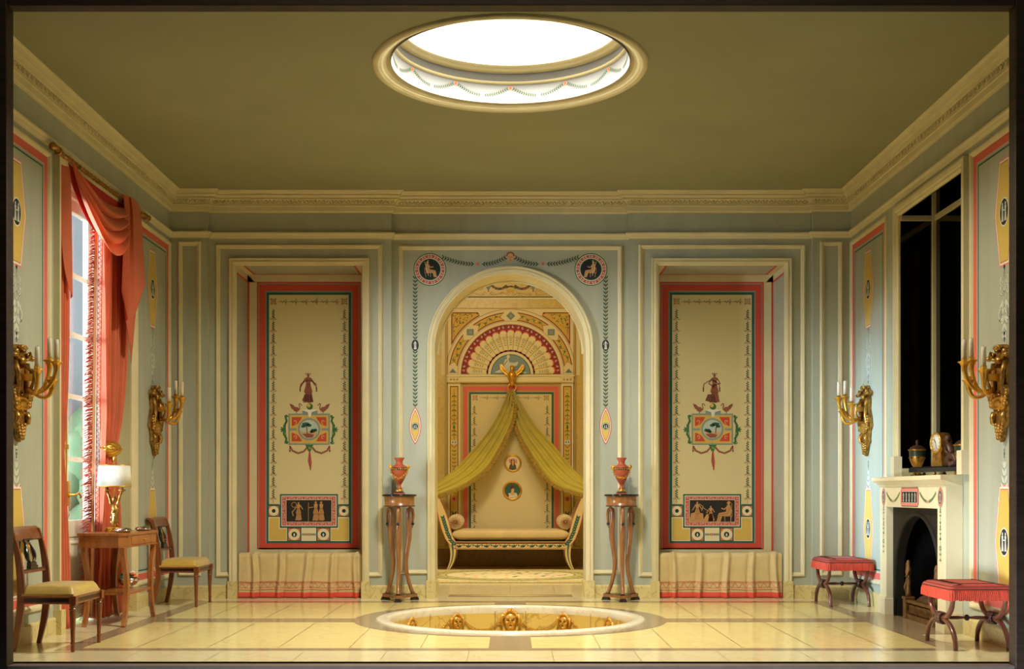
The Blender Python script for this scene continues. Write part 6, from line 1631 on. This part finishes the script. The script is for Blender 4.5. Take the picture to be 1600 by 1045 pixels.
# ================================================================ THE ALCOVE
# daybed
YD0, YD1 = 4.25, 4.98; sD = S(YD0)
def dx(px): return (px-FX)/sD
def dz(py): return 1+(HY-py)/sD
t = empty('daybed', (0, 4.6, 0)); tag(t, 'cream painted daybed with scrolled ends and leaf pattern, standing in the alcove', 'daybed'); inv = Matrix.Translation((0, -4.6, 0))
def bpart(mb, name, par=None, **k): o = mb.build(name, par or t, **k); o.matrix_parent_inverse = inv if par is None else Matrix(); return o
fm_ = lambda Y: (lambda u, v, h: Vector((dx(u), Y+h, dz(v))))
mb = MB()
for Y in (YD0, YD1-.05): mb.prism([(708, 846), (888, 846), (888, 858), (708, 858)], fm_(Y), 0, .05, 'bed_paint')
mb.box(dx(708), YD0, dz(850), dx(888), YD1, dz(846), 'bed_paint'); rail = bpart(mb, 'frame', bevel=.006)
for sx in (-1, 1):
    outer = [(FX+sx*(FX-x), y) for x, y in ((679.5, 778), (682.5, 795), (686, 812), (690, 826), (696, 842), (704, 853), (712, 857.5))]
    inner = [(FX+sx*(FX-x), y) for x, y in ((712, 846), (707, 837), (704, 826), (701, 814), (697, 802), (692, 790), (687, 779))]
    mb = MB()
    for Y in (YD0-.004, YD1-.046): mb.prism(outer+inner, fm_(Y), 0, .05, 'bed_paint')
    # rolled end board between the two sides
    k = list(zip(outer, inner[::-1]))
    board = [((a[0]*.35+b[0]*.65), (a[1]*.35+b[1]*.65)) for a, b in k]
    vs = [];
    for (x, y) in board: vs += [(dx(x), YD0+.04, dz(y)), (dx(x), YD1-.04, dz(y))]
    mb.add(vs, [(2*i, 2*i+1, 2*i+3, 2*i+2) for i in range(len(board)-1)], 'mattress', True)
    for Y in (YD0, ): pass
    mb.tube([(dx(FX+sx*117.5), YD0-.004, dz(778)), (dx(FX+sx*117.5), YD1+.004, dz(778))], .022, 'bed_paint', 14)
    end = bpart(mb, 'scroll_end', bevel=.003)
    P = Paint(lambda u, v, h=0: Vector((dx(u), YD0-.004-h, dz(v))), .001, .0006)
    P.line(outer, 1.0, 'p_rose', 0); P.line(inner, 1.0, 'p_rose', 0)
    mid = [((a[0]+b[0])/2, (a[1]+b[1])/2) for a, b in k][2:]
    P.chain(mid[::-1], 4.2, 6.5, 2.8, 'p_teal', .45, 1); bpart(P, 'leaf_spray', end, recalc=False)
    for Y, nm in ((YD0+.02, 'front_leg'), (YD1-.03, 'back_leg')):
        mb = MB(); cl = bz((706.5, 850), (710, 868), (706, 880), (700, 890.5), 10); vs = []
        pts = [(dx(FX+sx*(FX-x)), dz(y)) for x, y in cl]; n = len(pts); s_off = dz(890.5)
        curve_box(mb, [(p[0], p[1]-s_off*(i/(n-1))) for i, p in enumerate(pts)], .05, [.085-.050*i/(n-1) for i in range(n)], 'bed_paint'); mb.v = [Vector((v.x, v.y+Y, v.z)) for v in mb.v]
        lg = bpart(mb, nm, bevel=.004)
        if nm == 'front_leg':
            P = Paint(lambda u, v, h=0: Vector((u, Y-.026-h, v)), .001, .0006); P.line([(p[0], p[1]-s_off*(i/(n-1))) for i, p in enumerate(pts)], .022, 'p_teal', 0, taper=True); bpart(P, 'painted_stripe', lg, recalc=False)
P = Paint(lambda u, v, h=0: Vector((dx(u), YD0-h, dz(v))), .0012, .0006)
P.frame(712, 847, 884, 857, .9, 'p_rose', 0); wave = [(714+168*i/96, 852.6+2.2*math.sin(2*PI*i/8)) for i in range(97)]; P.line(wave, .8, 'p_teal', 1)
for i in range(12):
    x = 718+14.2*i
    for an in (-PI/2, -PI/2-.8, -PI/2+.8): P.leaf(x, 855, an, 5.6, 2.2, 'p_teal', 1)
    P.leaf(x+7, 854, -PI/2, 3.6, 1.6, 'p_teal', 1)
bpart(P, 'painted_vine', rail, recalc=False)
mb = MB()
def mat_(u, v):
    x = dx(704)+(dx(891)-dx(704))*u; a = 2*PI*v; cy_ = (YD0+YD1)/2; sq = lambda c, p: math.copysign(abs(c)**p, c)
    e = min(1, 14*min(u, 1-u))**.4
    return Vector((x, cy_+.345*sq(math.cos(a), .35)*(.9+.1*e), .455+.072*sq(math.sin(a), .55)*e))
mb.grid(mat_, 40, 40, 'mattress'); bpart(mb, 'mattress', recalc=False)
for sx in (-1, 1):
    x = (FX+sx*86.5-FX)/sD*1.0; r = .100; z = .525+r*.93
    mb = MB(); mb.lathe([(0, -.30), (r*.4, -.308), (r*.85, -.300), (r, -.28), (r, .28), (r*.85, .30), (0, .308)], 'mattress', (x, (YD0+YD1)/2, z), 32, Vector((0, -1, 0)), caps=False)
    bo = mb.build('bolster'); tag(bo, 'round cream bolster at the %s end of the daybed' % ('left' if sx < 0 else 'right'), 'bolster', 'bolsters on the daybed')
    mb = MB(); yf = (YD0+YD1)/2-.309
    for k in range(16):
        a = 2*PI*k/16; mb.tube([(x+.012*math.cos(a), yf, z+.012*math.sin(a)), (x+r*.55*math.cos(a), yf+.001, z+r*.55*math.sin(a)), (x+r*.93*math.cos(a), yf+.018, z+r*.93*math.sin(a))], .0035, 'p_brown', 4)
    mb.ball((x, yf, z), .016, 'canopy_fringe', 1, .7, 1); b2_ = mb.build('pleated_end', bo)
# canopy drapery
t = empty('canopy_drape', (0, 4.95, 2.4)); tag(t, 'olive yellow silk canopy parted into two fringed swags over the daybed', 'canopy'); inv = Matrix.Translation((0, -4.95, -2.4))
def interp(pts, k):
    n = len(pts)-1; f = min(n-1e-6, max(0, k*n)); i = int(f); u = f-i
    p0 = pts[max(0, i-1)]; p1 = pts[i]; p2 = pts[i+1]; p3 = pts[min(n, i+2)]
    return [.5*((2*p1[c])+(-p0[c]+p2[c])*u+(2*p0[c]-5*p1[c]+4*p2[c]-p3[c])*u*u+(-p0[c]+3*p1[c]-3*p2[c]+p3[c])*u**3) for c in (0, 1)]
LU = [(794, 609), (786, 630), (766, 668), (743, 697), (718, 726), (698, 743), (679, 758)]
LL = [(801, 611), (803, 636), (798, 662), (779, 703), (757, 735), (720, 760), (680, 775)]
RU = [(802, 607), (817, 634), (835, 661), (861, 691), (886, 721), (905, 742), (922, 757)]
RL = [(797, 612), (804, 652), (815, 684), (829, 709), (849, 739), (874, 760), (922, 776)]
for U, Lw, nm in ((LU, LL, 'left_swag'), (RU, RL, 'right_swag')):
    def fn(u, v, U=U, Lw=Lw):
        a = interp(U, u); b = interp(Lw, u); x = a[0]+(b[0]-a[0])*v; y = a[1]+(b[1]-a[1])*v
        Yb = AY-.05-.62*u**1.4; amp = .050*math.sin(PI*min(1, u*1.1+.1))+.012
        Y = Yb-amp*(.5+.5*math.sin(2*PI*(3.4*v+.35*u)))*(1-.2*v)
        s_ = S(Yb); return Vector(((x-FX)/s_, Y, 1+(HY-y)/s_))
    mb = MB(); mb.grid(fn, 50, 56, 'canopy_olive'); o = mb.build(nm, t, solid=.004, recalc=False); o.matrix_parent_inverse = inv; o['label'] = ('left' if nm[0] == 'l' else 'right')+' half of the parted canopy'
    mb = MB()
    def fr2(u, v):
        p = fn(u, 1); q = fn(min(1, u+.01), 1); d = Vector((q.x-p.x, 0, q.z-p.z)); d = d.normalized() if d.length > 1e-7 else Vector((1, 0, 0))
        nrm = Vector((d.z, 0, -d.x)); nrm = nrm if nrm.z < 0 else -nrm
        return p+nrm*v*(.050+.008*math.sin(u*260))+Vector((0, -.008+.006*math.sin(u*190), 0))
    mb.grid(fr2, 240, 3, 'canopy_fringe'); o2 = mb.build('fringe', o, solid=.006, recalc=False)
mb = MB(); zR = PZ(606, AY); mb.tube([(.055*math.cos(a)+.02, AY-.06, zR+.055*math.sin(a)) for a in [2*PI*k/24 for k in range(24)]], .010, 'brass', 8, closed=True); o = mb.build('ring', t); o.matrix_parent_inverse = inv
# winged figure
t = empty('winged_figure', (PX(800, AY), AY-.09, PZ(590, AY))); tag(t, 'gilt winged figure above the point of the canopy', 'figurine')
mb = MB(); mb.lathe([(.0, -.13), (.022, -.11), (.040, -.06), (.062, -.01), (.060, .04), (.040, .075), (.018, .09), (.0, .095)], 'gold', (0, 0, 0), 16, sy=.75); mb.ball((0, -.01, .120), .030, 'gold', 1, 1, 1.15)
for k in range(8): a = k*.8; mb.ball((.035*math.cos(a), -.04, -.02+.035*math.sin(a)), .014, 'gold', n=6, k=4)
mb.ball((0, .0, .140), .026, 'antique_gold', 1.2, 1, .7); mb.build('body', t)
for sx in (-1, 1):
    mb = MB()
    mb.prism([(sx*.02, .04), (sx*.06, .075), (sx*.105, .12), (sx*.135, .175), (sx*.165, .17), (sx*.16, .12), (sx*.13, .07), (sx*.08, .03), (sx*.03, .0)], lambda u, v, h: Vector((u, h, v)), -.012, .012, 'gold')
    for k in range(5): mb.tube([(sx*(.04+.018*k), -.014, .03+.012*k), (sx*(.08+.018*k), -.014, .07+.022*k)], [.008, .004], 'gold', 6)
    mb.build('wing', t, bevel=.004)
# miniatures
def miniature(px, py, r, kind, lab):
    Yp = AY-.004; t = empty('round_portrait', (PX(px, Yp), Yp, PZ(py, Yp))); tag(t, lab, 'portrait')
    mb = MB(); mb.lathe([(r, 0), (r*1.02, .012), (r*.95, .022), (r*.86, .016), (r*.80, .010)], 'gold', (0, 0, 0), 40, Vector((0, -1, 0)), caps=False); mb.build('frame', t)
    P = Paint(lambda u, v, h=0: Vector((u*r, -.008-h, v*r)), .0, .0008)
    P.oval(0, 0, .84, .84, 'p_teal' if kind else 'p_ivory', 0, 32)
    if kind:
        P.poly([(-.52, -.62), (-.44, -.30), (-.10, -.20), (-.08, .0), (.14, .0), (.14, -.18), (.46, -.26), (.56, -.58), (.3, -.78), (-.3, -.78)], 'p_light', 1)
        P.oval(.04, .16, .19, .25, 'p_skin', 2, 20); P.oval(.02, .40, .24, .17, 'p_dbrown', 3, 16); P.oval(-.12, .26, .09, .16, 'p_dbrown', 3, 12); P.oval(.20, .28, .07, .14, 'p_dbrown', 3, 12); P.oval(.0, .58, .12, .10, 'p_dbrown', 3, 12)
        P.poly([(-.30, -.34), (0, -.52), (.34, -.32), (.10, -.14), (-.06, -.14)], 'p_skin', 2); P.poly([(-.60, -.55), (-.48, -.32), (-.34, -.40), (-.40, -.72)], 'p_crimson', 3)
        P.oval(-.03, .18, .03, .018, 'p_dbrown', 4, 6); P.oval(.11, .18, .03, .018, 'p_dbrown', 4, 6); P.oval(.05, .04, .045, .018, 'p_rose', 4, 6)
    else:
        P.poly([(-.46, -.66), (-.36, -.22), (-.12, -.04), (.14, -.04), (.36, -.24), (.42, -.68), (0, -.82)], 'p_dbrown', 1); P.poly([(-.2, -.7), (-.22, -.4), (.18, -.4), (.3, -.74)], 'p_teal', 2)
        P.oval(.02, .14, .16, .21, 'p_skin', 3, 20); P.oval(0, .34, .24, .17, 'p_dbrown', 2.5, 16); P.oval(-.17, .10, .09, .24, 'p_dbrown', 2.5, 12); P.oval(.19, .10, .08, .22, 'p_dbrown', 2.5, 12); P.poly([(-.12, -.06), (.14, -.06), (.04, -.32), (-.04, -.30)], 'p_skin', 2.5)
        P.oval(.05, .46, .20, .08, 'p_pink', 4, 12); P.oval(-.35, .25, .12, .3, 'p_pink', .5, 12); P.oval(.4, .2, .1, .3, 'p_pink', .5, 12)
        P.oval(-.04, .16, .025, .015, 'p_dbrown', 4, 6); P.oval(.08, .16, .025, .015, 'p_dbrown', 4, 6); P.oval(.02, .03, .035, .015, 'p_rose', 4, 6)
    P.build('painted_bust', t, recalc=False)
miniature(801.2, 723.4, .119, 0, 'small round gilt framed portrait of a person in dark dress, the upper one')
miniature(800.5, 766.4, .131, 1, 'round gilt framed portrait of a person in white on green, the lower one')
# rug
t = empty('alcove_rug', (0, 3.0, 0)); tag(t, 'cream woven rug with a green bordered oval of flowers, before the daybed', 'rug')
mb = MB(); mb.box(-1.12, -1.08, .0005, 1.12, 1.02, .018, 'rug_cream'); mb.build('pile', t, bevel=.006)
P = Paint(lambda u, v, h=0: Vector((u, v, .0185+h)), .0004, .0005)
def ov(rx, ry, m, L): P.oval(0, -.03, rx, ry, m, L, 64)
for i in range(46):
    x = -1.08+2.16*i/45
    for yy in (-1.03, .97): P.rect(x-.012, yy-.012, x+.012, yy+.012, 'p_rose', 0)
for i in range(40):
    y = -1.0+1.95*i/39
    for xx in (-1.08, 1.08): P.rect(xx-.012, y-.012, xx+.012, y+.012, 'p_rose', 0)
ov(1.02, .92, 'p_green', 1); ov(.985, .885, 'p_ivory', 2); ov(.95, .85, 'p_teal', 3); ov(.93, .83, 'tan_rug', 4); ov(.78, .68, 'p_green', 5); ov(.765, .665, 'p_ivory', 6)
rr = random.Random(11)
for i in range(56):
    a = 2*PI*i/56; x, y = .87*math.cos(a), -.03+.77*math.sin(a); P.oval(x, y, .022, .022, ('p_rose', 'p_teal', 'p_yellow', 'p_green')[i % 4], 7, 8)
for i in range(60):
    a = rr.uniform(0, 6.28); d = rr.random()**.5*.6; P.oval(d*1.1*math.cos(a), -.03+d*math.sin(a), .028, .028, ('p_rose', 'p_green', 'p_teal', 'p_pink')[i % 4], 7, 8)
P.build('woven_pattern', t, recalc=False)
